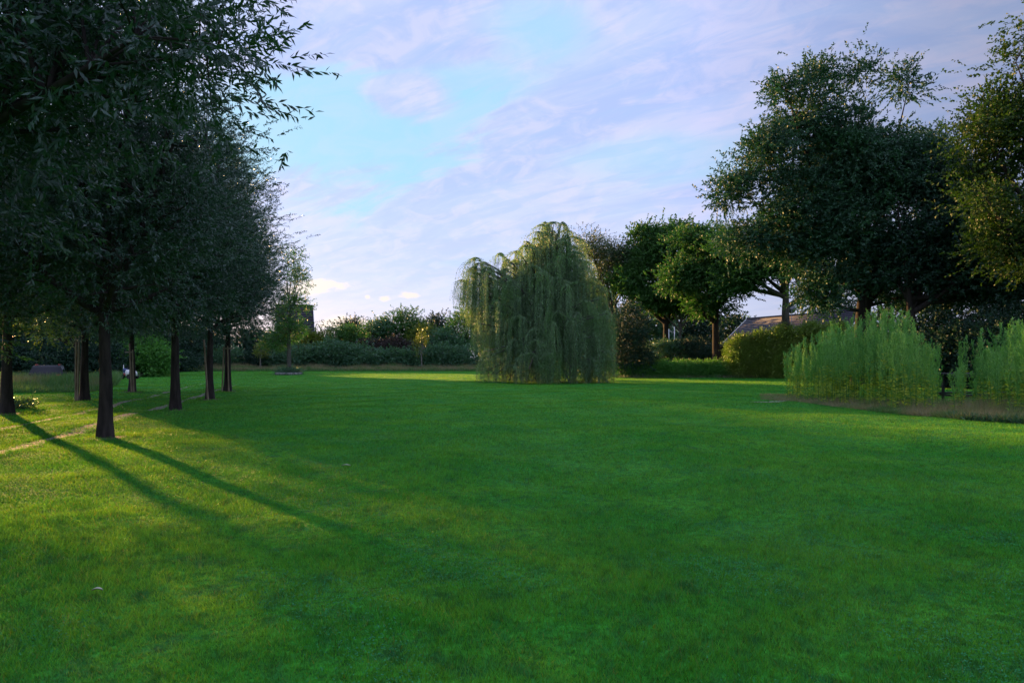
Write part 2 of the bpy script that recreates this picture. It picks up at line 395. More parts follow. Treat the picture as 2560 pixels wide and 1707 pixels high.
for R in RUTS:
    t = np.gradient(R, axis=0); t /= np.linalg.norm(t, axis=1)[:, None]; nrm = np.stack([-t[:, 1], t[:, 0]], 1)
    wd = .125 + .045 * np.sin(np.arange(80) * .9) + rg.normal(size=80) * .03
    wd *= np.interp(np.arange(80), [0, 44, 56, 79], [1.7, 1.35, .45, .05]) * (1 if R is RUTS[0] else .75)
    A = R + nrm * wd[:, None]; B = R - nrm * wd[:, None]
    VV = np.concatenate([np.c_[A, gz(A[:, 0], A[:, 1]) + .006], np.c_[B, gz(B[:, 0], B[:, 1]) + .006]])
    k = np.arange(79); q.add(VV, np.stack([k, k + 80, k + 81, k + 1], 1))
qe = QB(); a_ = np.linspace(0, 2 * pi, 25)[:-1]
for tx, ty in TP:
    r0_ = .42 + .06 * np.sin(a_ * 3 + tx) + .05 * np.sin(a_ * 5 + ty); kk = np.arange(24); k2 = (kk + 1) % 24; RG = []
    for f in (1, .3): xx, yy = tx + r0_ * f * np.cos(a_), ty + r0_ * f * np.sin(a_); RG.append(np.stack([xx, yy, gz(xx, yy) + (.008 if f == 1 else .03)], 1))
    qe.add(np.concatenate(RG), np.stack([kk, k2, 24 + k2, 24 + kk], 1))
tag(link('earth', qe.mesh('earth'), solid_mat('trodden_earth', (.07, .055, .04), (.15, .12, .09), .95, 14, .1, bump=.6)), 'rings of bare brown earth round the feet of the row trees', 'bare earth', kind='structure')
tag(link('path', q.mesh('path'), soil), 'pair of bare earth wheel ruts running between the two rows of trees', 'track', kind='structure')

# edge of the lawn on the right: the bed of tall weeds.  polygon in metres (x, y)
BED_EDGE = [(X(a, DG(b)), DG(b)) for a, b in ((1890, 997), (1990, 1004), (2100, 1018), (2250, 1036), (2400, 1049), (2560, 1058), (2750, 1066))]
def bed_depth(x):                         # y of the bed's near edge at x
    P = np.array(BED_EDGE); o = np.argsort(P[:, 0]); return np.interp(x, P[o, 0], P[o, 1])

# ------------------------------------------------------------------ grass blades (thinner and wider with distance)
rg = np.random.default_rng(11)
def lawn_points(n, d0, d1, pw):
    u = rg.random(n)
    a = 2 - pw; D = (d0 ** a + u * (d1 ** a - d0 ** a)) ** (1 / a)
    x = rg.uniform(-.86, .86, n) * D; return x, D
xs, ys = [], []
x, y = lawn_points(230000, 2.6, 6, 0); xs.append(x); ys.append(y)
x, y = lawn_points(1900000, 6, 108, 1.75); xs.append(x); ys.append(y)
x = np.concatenate(xs); y = np.concatenate(ys)
rdn = np.full(len(x), 9.0); nearb = (x < -2) & (y < 60)
rdn[nearb] = rut_dist(x[nearb], y[nearb])
keep = (rdn > .17 + .05 * np.sin(x * 9) + .06 * rg.random(len(x))) | (rg.random(len(x)) < .06)
keep &= ~((x > 6) & (y > bed_depth(x) - .1 + .5 * np.sin(x * 5) * rg.random(len(x))) & (y < bed_depth(x) + 6) & (x > X(1985, y)))
for tx, ty in TP: keep &= np.hypot(x - tx, y - ty) > .40 * rg.uniform(.6, 1.4, len(x))
x, y, rdn = x[keep], y[keep], rdn[keep]; n = len(x)
D = np.hypot(x, y); wd = .0042 * np.maximum(1, D / 6) ** .82 * rg.uniform(.7, 1.3, n)
# tufts: slow variation of height
tuft = .5 + .5 * np.sin(x * 3.1 + 1.7 * np.sin(y * 2.3)) * np.sin(y * 2.7 + 1.3 * np.sin(x * 1.9))
hh = (.024 + .026 * tuft) * rg.uniform(.6, 1.35, n)
far_edge = np.where(rdn < .4, 1.5, 1.0); hh *= far_edge
for tx, ty in TP: hh *= np.where(np.hypot(x - tx, y - ty) < .62, 1.9, 1.0)
yaw = rg.uniform(0, 2 * pi, n); lean = rg.uniform(.15, 1.1, n); la = rg.uniform(0, 2 * pi, n)
z0 = gz(x, y) - .004
V = np.empty((n, 3, 3), np.float32)
sx, sy = np.cos(yaw) * wd * .5, np.sin(yaw) * wd * .5
V[:, 0] = np.stack([x - sx, y - sy, z0], 1); V[:, 1] = np.stack([x + sx, y + sy, z0], 1)
V[:, 2] = np.stack([x + np.cos(la) * hh * lean, y + np.sin(la) * hh * lean, z0 + hh], 1)
m = bpy.data.materials.new('grass_blade'); m.use_nodes = True; m.node_tree.nodes.clear(); N = NT(m.node_tree)
o = N.node('ShaderNodeOutputMaterial'); pos = N.node('ShaderNodeNewGeometry').outputs['Position']
r = N.node('ShaderNodeAttribute', attribute_name='rnd').outputs['Fac']
gc = grass_cols(N, pos); col = N.mix(r, N.scalecol(gc, .5), N.scalecol(gc, 1.45)); col = N.mix(N.ss(r, .93, 1.0, 0, .8), col, (.14, .17, .05))
p = N.node('ShaderNodeBsdfPrincipled'); N.put(p.inputs['Base Color'], col); p.inputs['Roughness'].default_value = .5; p.inputs['Specular IOR Level'].default_value = .25
t = N.node('ShaderNodeBsdfTranslucent'); tc = N.node('ShaderNodeMix', data_type='RGBA', blend_type='MULTIPLY'); tc.inputs[0].default_value = 1
N.put(tc.inputs[6], col); N.put(tc.inputs[7], (3.3, 1.15, .3)); N.l.new(tc.outputs[2], t.inputs[0])
mx = N.node('ShaderNodeMixShader'); mx.inputs[0].default_value = .42
N.l.new(p.outputs[0], mx.inputs[1]); N.l.new(t.outputs[0], mx.inputs[2]); N.l.new(mx.outputs[0], o.inputs[0])
tag(link('grass', npmesh('grass', V.reshape(-1, 3), np.arange(n * 3).reshape(-1, 3), rg.random(n)), m),
    'short mown green grass covering the whole lawn', 'grass', kind='stuff')
del V

rg = np.random.default_rng(12)
x, y = lawn_points(300000, 2.8, 19, .9)
cl_ = np.sin(x * 1.3 + 2 * np.sin(y * .7)) * np.sin(y * 1.1 + 1.6 * np.sin(x * .9)) + .5 * np.sin(x * 3.7 + y * 2.9) + rg.normal(size=len(x)) * .35
kp = (cl_ > .55) & (~((x < -2) & (rut_dist(x, y) < .3))); x, y = x[kp], y[kp]; n = len(x)
P = np.stack([x, y, gz(x, y) + rg.uniform(.012, .034, n)], 1); th = rg.uniform(0, 2 * pi, n); Dv = np.stack([np.cos(th), np.sin(th), rg.uniform(-.35, .35, n)], 1)
s_ = unit(np.stack([-np.sin(th), np.cos(th), rg.uniform(-.3, .3, n)], 1)); Dv = unit(Dv); L_ = (.010 + .0005 * y)[:, None] * rg.uniform(.7, 1.3, (n, 1))
V = np.empty((n, 4, 3)); V[:, 0] = P; V[:, 2] = P + Dv * L_; V[:, 1] = P + Dv * L_ * .6 + s_ * L_ * .42; V[:, 3] = P + Dv * L_ * .6 - s_ * L_ * .42
tag(link('clover', npmesh('clover', V.reshape(-1, 3), np.arange(n * 4).reshape(-1, 4), rg.random(n)), leaf_mat('clover_leaf', (.018, .14, .05), (.035, .21, .075), None, .12, .8, .12, (1.2, 1.5, .5))), 'patches of small blue green clover leaves in the lawn', 'clover', kind='stuff')

# ================================================================== rows of trees on the left
rowfol = dict(lobes=[(0, 0, 4.5, 2.6, 2.6, 1.9), (0, 0, 6.0, 2.85, 2.85, 2.6), (.2, 0, 8.0, 1.9, 1.9, 2.4)],
              ncl=240, clr=1.15, spc=26, slen=.6, lps=24, L=.098, W=.027, droop=.14, up=.35, shell=.35, spread=.85, ldroop=.3, zmin=2.35)
rowsk = dict(h_fork=3.0, r0=.152, nlimb=12, flare=1.4, sprigs=500, htop=10)
G = 'two rows of trees on the left side of the lawn'
row = [('tree with the nearest and thickest trunk in view, right of the wheel ruts', 262, 1095, 0, .40, .86),
       ('tree of the right row second from the viewer, bare dark trunk without a stake', 437, 1030, 1, 1.9, .88),
       ('tree of the right row with one stake leaning across its trunk', 525, 1001, 0, 3.3, .94),
       ('farthest tree of the right row, its trunk between two stakes tied with a band', 570, 979, 1, 5.1, 1.02),
       ('tree with a black trunk at the left edge, leafy sprout at its foot', 18, 1035, 1, 3.0, 1.03),
       ('tree of the left row with two pale stakes left of its trunk', 212, 1001, 0, 4.6, 1.0),
       ('tree in front of the round green bush, stakes right of its trunk', 330, 982, 1, .7, 1.0)]
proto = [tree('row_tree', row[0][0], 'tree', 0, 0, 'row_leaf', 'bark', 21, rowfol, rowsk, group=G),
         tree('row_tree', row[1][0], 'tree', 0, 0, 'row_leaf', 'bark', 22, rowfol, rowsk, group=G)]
used = [False, False]
for lab, px, py, k, rz, s in row:
    o = copy_tree(proto[k]) if used[k] else proto[k]; used[k] = True
    D = DG(py); o.location = (X(px, D), D, float(gz(X(px, D), D))); o.rotation_euler.z = rz; o.scale = (s, s, s * (1.0 if s > .95 else 1.08)); o['label'] = lab
# two more whose crowns hang into the frame from outside it
nf = dict(rowfol); nf.update(lobes=[(0, 0, 4.8, 2.7, 2.7, 2.0), (0, 0, 6.6, 2.7, 2.7, 2.4), (2.7, -.3, 4.5, .9, .9, .8), (3.3, -.4, 4.9, .7, .7, .6), (3.8, -.5, 4.6, .55, .55, .4), (4.2, -.6, 4.75, .3, .3, .25), (3.0, -.3, 5.4, .8, .8, .6)], ncl=300, clr=.9, L=.10, W=.027, slen=.5, lps=22, spc=22)
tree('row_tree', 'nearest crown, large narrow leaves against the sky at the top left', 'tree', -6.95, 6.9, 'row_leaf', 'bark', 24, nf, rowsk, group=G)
o = copy_tree(proto[0]); o.location = (-12.9, 13.4, -.55); o.rotation_euler.z = 5.4; o.scale = (1.22, 1.22, .9)
o['label'] = 'dark crown filling the top left corner, trunk outside frame'

# stakes
wood = solid_mat('stake_wood', (.13, .095, .06), (.24, .19, .13), .85, 7, .15, (4, 4, .4), .5)
band = solid_mat('tie_band', (.16, .13, .10), (.22, .19, .14), .8, 9)
def stake(name, px, D, z1, label, lx=0, r=.04, dy=-.3, tie=None):
    x = X(px, D); q = QB(); t = np.linspace(0, 1, 6)[:, None]
    q.tube(np.array([[0, 0, -.05]]) * (1 - t) + np.array([[lx, 0, z1]]) * t, r * (1 - .1 * t[:, 0]), 8)
    ro = empty(name, (x, D + dy, 0)); tag(ro, label, 'stake', 'stakes beside the row trees'); link('pole', q.mesh('pole'), wood, ro)
    if tie is not None:
        b = QB(); zt = z1 - .12; b.box(min(lx, tie) - .05, max(lx, tie) + .05, -.055, -.03, zt - .03, zt + .03); link('strap', b.mesh('strap', False), band, ro)
D3, D5, D6, D8 = DG(1001), DG(982), DG(1001), DG(979)
stake('tree_stake', 201, D3, 2.5, 'pale stake on the outer left of the left row trunk nearest the weeds', .03, tie=.3)
stake('tree_stake', 207, D3, 2.5, 'pale stake close against the left side of the left row trunk nearest the weeds', .07, dy=-.33)
stake('tree_stake', 339, D5, 2.4, 'stake against the right side of the trunk that stands before the green bush', -.12, dy=-.33)
stake('tree_stake', 343, D5, 2.1, 'outer right stake of the trunk that stands before the green bush', -.06, tie=-.35)
stake('tree_stake', 532, D6, 2.4, 'single stake leaning across the right row trunk', -.16, dy=-.42)
stake('tree_stake', 562, D8, 2.3, 'left stake of the farthest trunk in the right row', .1, tie=.5, dy=-.34)
stake('tree_stake', 579, D8, 2.3, 'right stake of the farthest trunk in the right row', -.06, dy=-.34)

# leafy sprout at the foot of the left edge trunk
D = DG(1022)
shrub('sprout', 'low leafy sprout at the foot of the black trunk on the left edge', 'plant', X(50, D), D, [(0, 0, .3, .6, .5, .35)], 'shrub_leaf', 31, 1.6, (.13, .06), clr=.5).scale = (.5, .5, .42)

# ================================================================== weeping willow
DW = 51.5
rw = np.random.default_rng(77); M['willow_leaf'] = leaf_mat('weeping_willow_leaf', (.052, .130, .066), (.25, .39, .215), (.12, .25, .095), .42, .45, .4, (1.5, 1.45, .5))
lobesW = []   # x px, top px row, half width px, bottom row (strand ends), depth offset
for a in [(1187, 645, 50, 850, -.5), (1182, 668, 44, 800, 1.0), (1215, 668, 36, 905, -1.5), (1250, 634, 42, 930, -.5), (1285, 650, 45, 945, 1.0),
          (1310, 615, 42, 945, -.8), (1345, 580, 44, 900, -.2), (1385, 556, 46, 880, 0), (1415, 575, 38, 880, .6), (1362, 556, 30, 760, .6), (1405, 556, 26, 800, -.4),
          (1440, 640, 48, 900, .2), (1478, 695, 40, 920, .5), (1400, 640, 50, 930, -1.8), (1330, 665, 50, 950, -2.2), (1270, 690, 45, 950, -2.6),
          (1372, 716, 42, 953, -3.6), (1442, 706, 44, 953, -3.2), (1395, 780, 55, 955, -4.6), (1455, 752, 50, 955, -4.2), (1500, 742, 38, 953, -2.6),
          (1300, 790, 55, 955, -4.0), (1245, 820, 45, 955, -3.0), (1222, 880, 34, 957, -3.2), (1340, 850, 60, 957, -4.8), (1435, 830, 60, 957, -4.9),
          (1495, 830, 45, 955, -3.8), (1520, 895, 30, 955, -3.4), (1400, 700, 60, 940, 3.0), (1300, 720, 60, 940, 3.0), (1470, 760, 50, 950, 2.8), (1360, 900, 60, 957, -4.4),
          (1508, 765, 30, 950, 1.0), (1428, 592, 46, 880, .9), (1452, 650, 46, 900, -.6), (1325, 640, 42, 900, .8), (1340, 596, 34, 860, 1.2), (1400, 600, 50, 860, -1.2), (1490, 715, 40, 900, .2), (1262, 655, 36, 900, .2), (1292, 628, 34, 900, .5), (1232, 700, 40, 920, .8), (1205, 760, 40, 880, -2.0), (1278, 912, 55, 957, -4.4), (1450, 905, 60, 957, -4.9)]:
    lobesW.append(a)
    for _ in range(3):
        hw_ = a[2] * rw.uniform(.45, .8); lobesW.append((a[0] + a[2] * rw.uniform(-.75, .75), a[1] + rw.uniform(4, 75), hw_, min(957, a[3] + rw.uniform(-40, 50)), a[4] + rw.uniform(-1.3, 1.3) - (.4 if a[4] < 1 else 0)))
Pl, Dl, Rl, stems = [], [], [], []
cx0 = X(1375, DW)
for (px, pt, hw, pb, dd) in lobesW:
    Dp = DW + dd; x0 = X(px, Dp); zt = Z(pt, Dp); R = hw / F * Dp; zb = max(.05, Z(pb, Dp))
    nb = int(4 + R * 3)
    for b in range(nb):
        th = rw.uniform(0, 2 * pi); rb = R * rw.uniform(.25, 1.15)
        bx, by = cos(th), sin(th)
        for s in range(int(rw.integers(5, 11))):
            rr = rb * rw.uniform(.5, 1.12); th2 = th + rw.normal() * .16
            bx2, by2 = cos(th2), sin(th2)
            drop = .32 * rr * rr / max(R, .3) + .12
            zarc = zt - drop - rw.uniform(0, .25) - .5 * (1 - abs(cos(th * 2 + px)))
            zend = zb + (zarc - zb) * (abs(rw.normal()) * .22 if zb > .3 else rw.random() ** 4.0 * .45)
            if zarc - zend < .5: continue
            # hang, drifting slightly outwards then plumb
            m = int((zarc - zend) / .35) + 3; tz = np.linspace(0, 1, m)
            wav = .05 * np.sin(tz * rw.uniform(4, 9) + rw.uniform(0, 6)) * tz
            xx = x0 + bx2 * (rr + .18 * np.sqrt(tz)) + wav; yy = Dp + by2 * (rr + .18 * np.sqrt(tz)) + wav * .5
            zz = zarc + (zend - zarc) * tz
            # arch from the branch
            ta = np.linspace(0, 1, 5)[:-1]
            ax_ = x0 + bx2 * rr * np.sin(ta * pi / 2) ** 1.2; ay_ = Dp + by2 * rr * np.sin(ta * pi / 2) ** 1.2
            az_ = zarc + (zt - zarc + .05) * np.cos(ta * pi / 2) ** 1.0
            pts = np.stack([np.r_[ax_, xx], np.r_[ay_, yy], np.r_[az_, zz]], 1)
            stems.append(pts)
            seg = np.linalg.norm(np.diff(pts, axis=0), axis=1); cum = np.r_[0, np.cumsum(seg)]
            nl = int(cum[-1] / .058); tt = np.sort(rw.random(nl)) * cum[-1]
            Rl.append(np.full(nl, rw.random())); q3 = np.stack([np.interp(tt, cum, pts[:, c]) for c in range(3)], 1) + rw.normal(size=(nl, 3)) * .025
            Pl.append(q3); dv = rw.normal(size=(nl, 3)) * .45; dv[:, 2] -= .95; Dl.append(dv)
P = np.concatenate(Pl); Dv = np.concatenate(Dl); ok = P[:, 2] > .06; P, Dv = P[ok], Dv[ok]; Rl = np.concatenate(Rl)[ok]
print('willow leaves', len(P), 'strands', len(stems))
root = empty('weeping_willow', (X(1350, DW), DW, 0)); tag(root, 'large weeping willow with long strands hanging to the grass in the middle of the lawn', 'tree')
off = np.array([X(1350, DW), DW, 0])
sz = rw.uniform(.7, 1.25, len(P)); V, Fc = leaf_quads(rw, P - off, Dv, .125 * sz, .027 * sz)
link('crown', npmesh('crown', V, Fc, .35 * rw.random(len(P)) + .65 * Rl), M['willow_leaf'], root)
q = QB(); t = np.linspace(0, 1, 7)[:, None]
q.tube(np.array([[0, 0, -.1]]) * (1 - t) + np.array([[.5, .3, 3.6]]) * t, .48 * (1 - .35 * t[:, 0]) + .25 * np.exp(-t[:, 0] * 8), 12, .06, rw)
for (px, pt, hw, pb, dd) in lobesW:
    Dp = DW + dd; e = np.array([X(px, Dp), Dp, Z(pt, Dp) - .15]) - off; s0 = np.array([.45, .3, rw.uniform(2.2, 3.5)])
    mid = np.array([s0[0] * .6 + e[0] * .4, s0[1] * .6 + e[1] * .4, max(e[2] * .95, s0[2])]); t = np.linspace(0, 1, 9)[:, None]
    q.tube(s0 * (1 - t) ** 2 + 2 * mid * t * (1 - t) + e * t * t, .15 * (1 - t[:, 0]) + .025, 6)
link('trunk', q.mesh('trunk'), M['bark_grey'], root)
q = QB()
for pts in stems[::4]:
    q.tube(pts - off, .006, 3)
link('twigs', q.mesh('twigs'), M['bark_grey'], root)

# ================================================================== big trees on the right
def E(px, py, D, rpx, rpy, ry=None, x0=0, y0=0, dd=0):
    """ellipsoid given by its centre and half sizes in photo pixels at distance D, relative to the tree's foot"""
    Dn = D + dd; rx = rpx / F * Dn; rz = rpy / F * Dn
    return (X(px, Dn) - x0, Dn - y0, Z(py, Dn), rx, ry or rx, rz)
def bigtree(name, label, px, D, lobes_px, leafm, barkm, seed, ncl, clr, spc, leaf, skel, cat='tree', group=None, shell=.3, lps=14, slen=.8, droop=.15, zmin=2.0, up=.25, flat=.7, lump=6):
    x0 = X(px, D); lobes = []; rl = np.random.default_rng(seed + 1000); mg = clr * .3 + .3
    for a, b, c, e_, ry, dd in lobes_px:
        L = E(a, b, D, c, e_, ry, x0, D, dd); rx_, ry_, rz_ = max(L[3] - mg, .4), max(L[4] - mg * .6, .4), max(L[5] - mg, .4)
        lobes.append((*L[:3], rx_ * .76, ry_ * .76, rz_ * .78))
        for _ in range(lump):
            v = unit(rl.standard_normal(3)) * rl.uniform(.7, .9); f = rl.uniform(.28, .46)
            lobes.append((L[0] + v[0] * rx_, L[1] + v[1] * ry_, L[2] + v[2] * rz_, rx_ * f, ry_ * f, rz_ * f))
    return tree(name, label, cat, x0, D, leafm, barkm, seed,
                dict(lobes=lobes, ncl=ncl, clr=clr, spc=spc, slen=slen, lps=lps, L=leaf[0], W=leaf[1], droop=droop, up=up, shell=shell, zmin=zmin, flat=flat), skel, group=group)
bigtree('ash_tree', 'huge dark ash tree with several forking stems, tallest tree behind the weeds', 2140, 45,
        [(2010, 290, 110, 110, 2.6, 0), (2060, 190, 75, 70, 1.8, 0), (2145, 190, 50, 70, 1.5, .5), (2250, 215, 55, 60, 1.5, .3), (1905, 400, 90, 100, 2.4, 0), (1830, 470, 60, 70, 1.8, 0), (1960, 230, 55, 50, 1.5, 0),
         (2120, 380, 140, 150, 3.5, .5), (2230, 420, 110, 140, 3.2, .8), (1950, 560, 100, 100, 2.8, .4), (2090, 590, 130, 100, 3.2, 0), (2230, 620, 100, 90, 2.8, 0), (2330, 420, 70, 150, 2.6, 1.0), (1860, 600, 60, 60, 2, 0), (2070, 690, 80, 50, 2.4, 0), (2200, 700, 90, 50, 2.6, 0), (2310, 690, 80, 60, 2.4, 0), (2055, 745, 60, 38, 2, 0), (2250, 750, 70, 35, 2, 0), (2020, 480, 110, 110, 3, 0), (2170, 500, 120, 110, 3, 0)],
        'ash_leaf', 'bark', 41, 660, 1.2, 28, (.20, .095), dict(h_fork=4.6, r0=.36, nlimb=20, flare=1.3, multi=3, sprigs=500, htop=20, fr=.36), shell=.2, lps=14)
bigtree('oak_tree', 'oak with a straight grey trunk and a round disc beside it above the house roof', 1965, 60,
        [(1900, 650, 80, 60, 2.6, 0), (1985, 640, 80, 60, 2.6, 0), (1850, 690, 70, 45, 2.2, 0), (1930, 590, 70, 50, 2.4, 0), (2040, 700, 45, 30, 1.6, 0), (1820, 610, 50, 50, 1.8, 0)],
        'oak_leaf', 'bark_grey', 42, 260, 1.3, 24, (.18, .12), dict(h_fork=6.4, r0=.42, nlimb=10, flare=1.15, sprigs=120), zmin=5.2, shell=.2)
bigtree('oak_tree', 'green oak with a dark trunk between the small yellow tree and the house', 1790, 64,
        [(1800, 620, 60, 50, 2.2, 0), (1730, 600, 50, 45, 2, .5), (1850, 640, 40, 40, 1.8, 0), (1760, 690, 60, 45, 2.2, 0), (1840, 710, 40, 40, 1.8, 0), (1770, 760, 60, 35, 1.8, 0), (1690, 690, 40, 50, 1.8, 0)],
        'oak_leaf', 'bark', 43, 270, 1.3, 24, (.18, .12), dict(h_fork=5.2, r0=.40, nlimb=9, flare=1.15, sprigs=120), zmin=3.4, shell=.2)
bigtree('oak_tree', 'rounded green oak behind, right of the withering brown tree', 1665, 74,
        [(1650, 610, 60, 50, 2.6, 0), (1700, 590, 40, 35, 2, 0), (1620, 660, 50, 50, 2.4, 0), (1700, 670, 60, 50, 2.6, 0), (1740, 620, 40, 50, 2, 0), (1625, 740, 60, 45, 2.2, 0), (1600, 590, 35, 30, 1.6, 0), (1570, 700, 45, 50, 2, 0), (1690, 760, 60, 40, 2.2, 0)],
        'oak_leaf', 'bark', 44, 400, 1.4, 24, (.20, .13), dict(h_fork=5, r0=.40, nlimb=9, sprigs=60), zmin=3.5, shell=.25)
bigtree('small_oak', 'small yellowish green tree in front of the oaks, right of the willow', 1700, 73,
        [(1700, 720, 45, 35, 1.5, 0), (1650, 755, 40, 25, 1.3, 0), (1720, 760, 40, 30, 1.4, 0), (1700, 690, 25, 20, .9, 0)],
        'maple_leaf', 'bark_grey', 45, 120, 1.0, 22, (.18, .11), dict(h_fork=4.2, r0=.2, nlimb=7, sprigs=60), zmin=2.5, shell=.2)
bigtree('withering_tree', 'withering brown tree with bare twigs at the top, right of the willow crown', 1535, 76,
        [(1530, 640, 70, 55, 3.0, 0), (1480, 620, 45, 45, 2.2, 0), (1580, 640, 45, 50, 2.2, 0), (1500, 700, 50, 45, 2.4, 0), (1560, 710, 50, 40, 2.4, 0), (1455, 590, 25, 25, 1.5, 0)],
        'brown_leaf', 'bark', 46, 240, 1.5, 16, (.16, .09), dict(h_fork=6.2, r0=.34, nlimb=12, sprigs=1500, htop=14, fr=.4), zmin=3.5, shell=.1, lps=9)
# bare twigs on top of it
rng = np.random.default_rng(9); q = QB()
for i in range(70):
    a = rng.uniform(-2.9, 2.9); b_ = rng.uniform(-1.5, 1.5); s0 = np.array([a * .6, b_, rng.uniform(10.5, 12.5)]); e = s0 + np.array([a * .25 + rng.normal() * .4, rng.normal() * .3, rng.uniform(1.4, 3.0)])
    t = np.linspace(0, 1, 5)[:, None]; q.tube(s0 * (1 - t) + e * t + np.sin(t * 5) * .08, .035 * (1 - t[:, 0]) + .008, 4)
wt = [o for o in bpy.data.objects if o.name.startswith('withering_tree')][0]
link('bare_twigs', q.mesh('bare_twigs'), M['bark_grey'], wt)

bigtree('maple_tree', 'yellow green tree at the right edge of the photo, trunk outside the frame', 2700, 33,
        [(2530, 330, 120, 120, 2.2, 0), (2480, 420, 100, 100, 2.0, .5), (2560, 560, 120, 100, 2.2, 0), (2440, 330, 60, 70, 1.4, 0), (2540, 170, 60, 70, 1.2, 0), (2680, 300, 160, 260, 3, 0), (2480, 610, 90, 80, 1.8, .4), (2570, 80, 50, 70, 1, 0), (2460, 500, 80, 60, 1.5, -.5), (2620, 640, 120, 80, 2, 0)],
        'maple_leaf', 'bark', 47, 360, 1.05, 20, (.15, .10), dict(h_fork=4.2, r0=.33, nlimb=18, sprigs=350), zmin=3.6, shell=.2, lps=10)
bigtree('shade_tree', 'dark tree with a curved trunk behind the weeds, right of the lamp post', 2297, 43,
        [(2330, 600, 110, 90, 3, 0), (2420, 680, 110, 80, 3, 0), (2290, 680, 70, 50, 2, 0), (2380, 480, 90, 90, 2.6, 1), (2500, 700, 90, 70, 2.4, 0), (2440, 540, 100, 100, 2.6, 1)],
        'dark_leaf', 'bark', 48, 330, 1.5, 24, (.20, .13), dict(h_fork=4.6, r0=.34, nlimb=12, lean=(-.5, 0), sprigs=100), zmin=2.8, shell=.2)
# dark shrubs under those trees behind the weeds
k = 0
for px, D, pt, hw, lab in [(2260, 62, 740, 90, 'dark green tree wall behind the lamp post'), (2400, 58, 720, 110, 'dark tree mass behind the curved trunk'),
                      (2560, 54, 700, 120, 'dark tree mass behind the yellow green tree at the right edge'), (2085, 90, 742, 60, 'green tree behind the near end of the tiled roof')]:
    k += 1; zt = Z(pt, D); r = hw / F * D
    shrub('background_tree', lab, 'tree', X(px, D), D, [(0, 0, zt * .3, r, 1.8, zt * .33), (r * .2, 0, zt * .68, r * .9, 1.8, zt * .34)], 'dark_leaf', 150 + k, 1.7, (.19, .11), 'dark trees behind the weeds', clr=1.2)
k = 0
for px, D, pt, hw, lab in [(2290, 41, 835, 70, 'dark shrub below the curved trunk behind the weeds'), (2400, 39, 815, 90, 'dark shrub filling the gap behind the weeds near the right edge'),
                      (2530, 37, 790, 100, 'dark shrub behind the weeds at the right edge of the photo'), (2650, 42, 740, 120, 'tall dark shrub reaching out of the right edge of the photo'),
                      (2160, 52, 830, 80, 'dark shrub behind the stems of the ash tree')]:
    k += 1; zt = Z(pt, D); r = hw / F * D
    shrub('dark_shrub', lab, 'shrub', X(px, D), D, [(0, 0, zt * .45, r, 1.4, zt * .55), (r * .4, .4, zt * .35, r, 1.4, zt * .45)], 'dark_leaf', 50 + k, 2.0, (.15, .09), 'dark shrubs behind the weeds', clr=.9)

# dense dark bush and hedges between willow and house
shrub('conical_bush', 'dense dark upright bush directly right of the willow', 'bush', X(1575, 63), 63, [(0, 0, 2.2, 1.9, 1.7, 2.6), (-.2, 0, 4.6, 1.5, 1.4, 2.2), (.3, 0, 1.2, 2.0, 1.8, 1.5)], 'dark_leaf', 61, 1.6, (.13, .06), clr=.8)
k = 0
for px, D, w_, h_, dpt, lm, lab in [(1660, 70, 3.2, 3.4, 1.4, 'shrub_leaf', 'dull green hedge block between the dark bush and the small yellow tree'),
                             (1730, 70, 3.6, 3.6, 1.4, 'dark_leaf', 'dark brownish hedge under the small yellowish tree'),
                             (1800, 68, 2.6, 3.0, 1.4, 'dark_leaf', 'dark hedge block at the foot of the dark oak trunk')]:
    k += 1; shrub('hedge', lab, 'hedge', X(px, D), D, [(sx * w_ * .33, 0, h_ * .5, w_ * .36, dpt * .7, h_ * .55) for sx in (-1, 0, 1)], lm, 65 + k, 1.4, (.12, .06), clr=.7)
# hornbeam hedge: upright blocks
k = 0
for px, pt, hw, D, lab in [(1852, 845, 36, 62, 'golden green hornbeam hedge block at the left end, by the brick wall'), (1905, 836, 30, 61.5, 'golden green hornbeam hedge block second from the left end'),
                      (1965, 822, 38, 60, 'golden green hornbeam hedge block below the straight oak trunk'), (2030, 815, 36, 58.5, 'golden green hornbeam hedge block below the tall end of the tiled roof'),
                      (2090, 812, 34, 57.5, 'golden green hornbeam hedge block half hidden by the tall weeds'), (2150, 825, 34, 56.5, 'golden green hornbeam hedge block hidden behind the thickest weeds')]:
    k += 1; zt = Z(pt, D); r = hw / F * D
    shrub('hornbeam_hedge', lab, 'hedge', X(px, D), D, [(0, 0, zt * .28, r * .86, r * .9, zt * .34), (0, 0, zt * .55, r * .84, r * .85, zt * .32), (0, 0, zt * .8, r * .76, r * .75, zt * .24)], 'hedge_leaf', 70 + k, 2.2, (.10, .055), 'hornbeam hedge blocks', clr=.5, shell=.8)
k = 0
for px, D, pt, hw, lab in [(1560, 97, 762, 60, 'dim green tree behind the conical bush'), (1640, 99, 748, 55, 'dim green tree behind the two thin masts'), (1740, 99, 775, 60, 'dim green tree between the oak trunks'), (1470, 95, 700, 70, 'dim green tree hidden behind the willow strands, raised to block the sun'), (1828, 104, 788, 45, 'dim green tree at the left end of the tiled roof')]:  # heights raised to keep low sun off the tiled roof
    k += 1; zt = Z(pt, D); r = hw / F * D
    shrub('background_tree', lab, 'tree', X(px, D), D, [(0, 0, zt * .35, r, 2.2, zt * .38), (r * .2, 0, zt * .7, r * .75, 2, zt * .3)], 'dark_leaf' if k % 2 else 'shrub_leaf', 160 + k, 1.6, (.24, .13), 'trees seen under the oaks', clr=1.2)
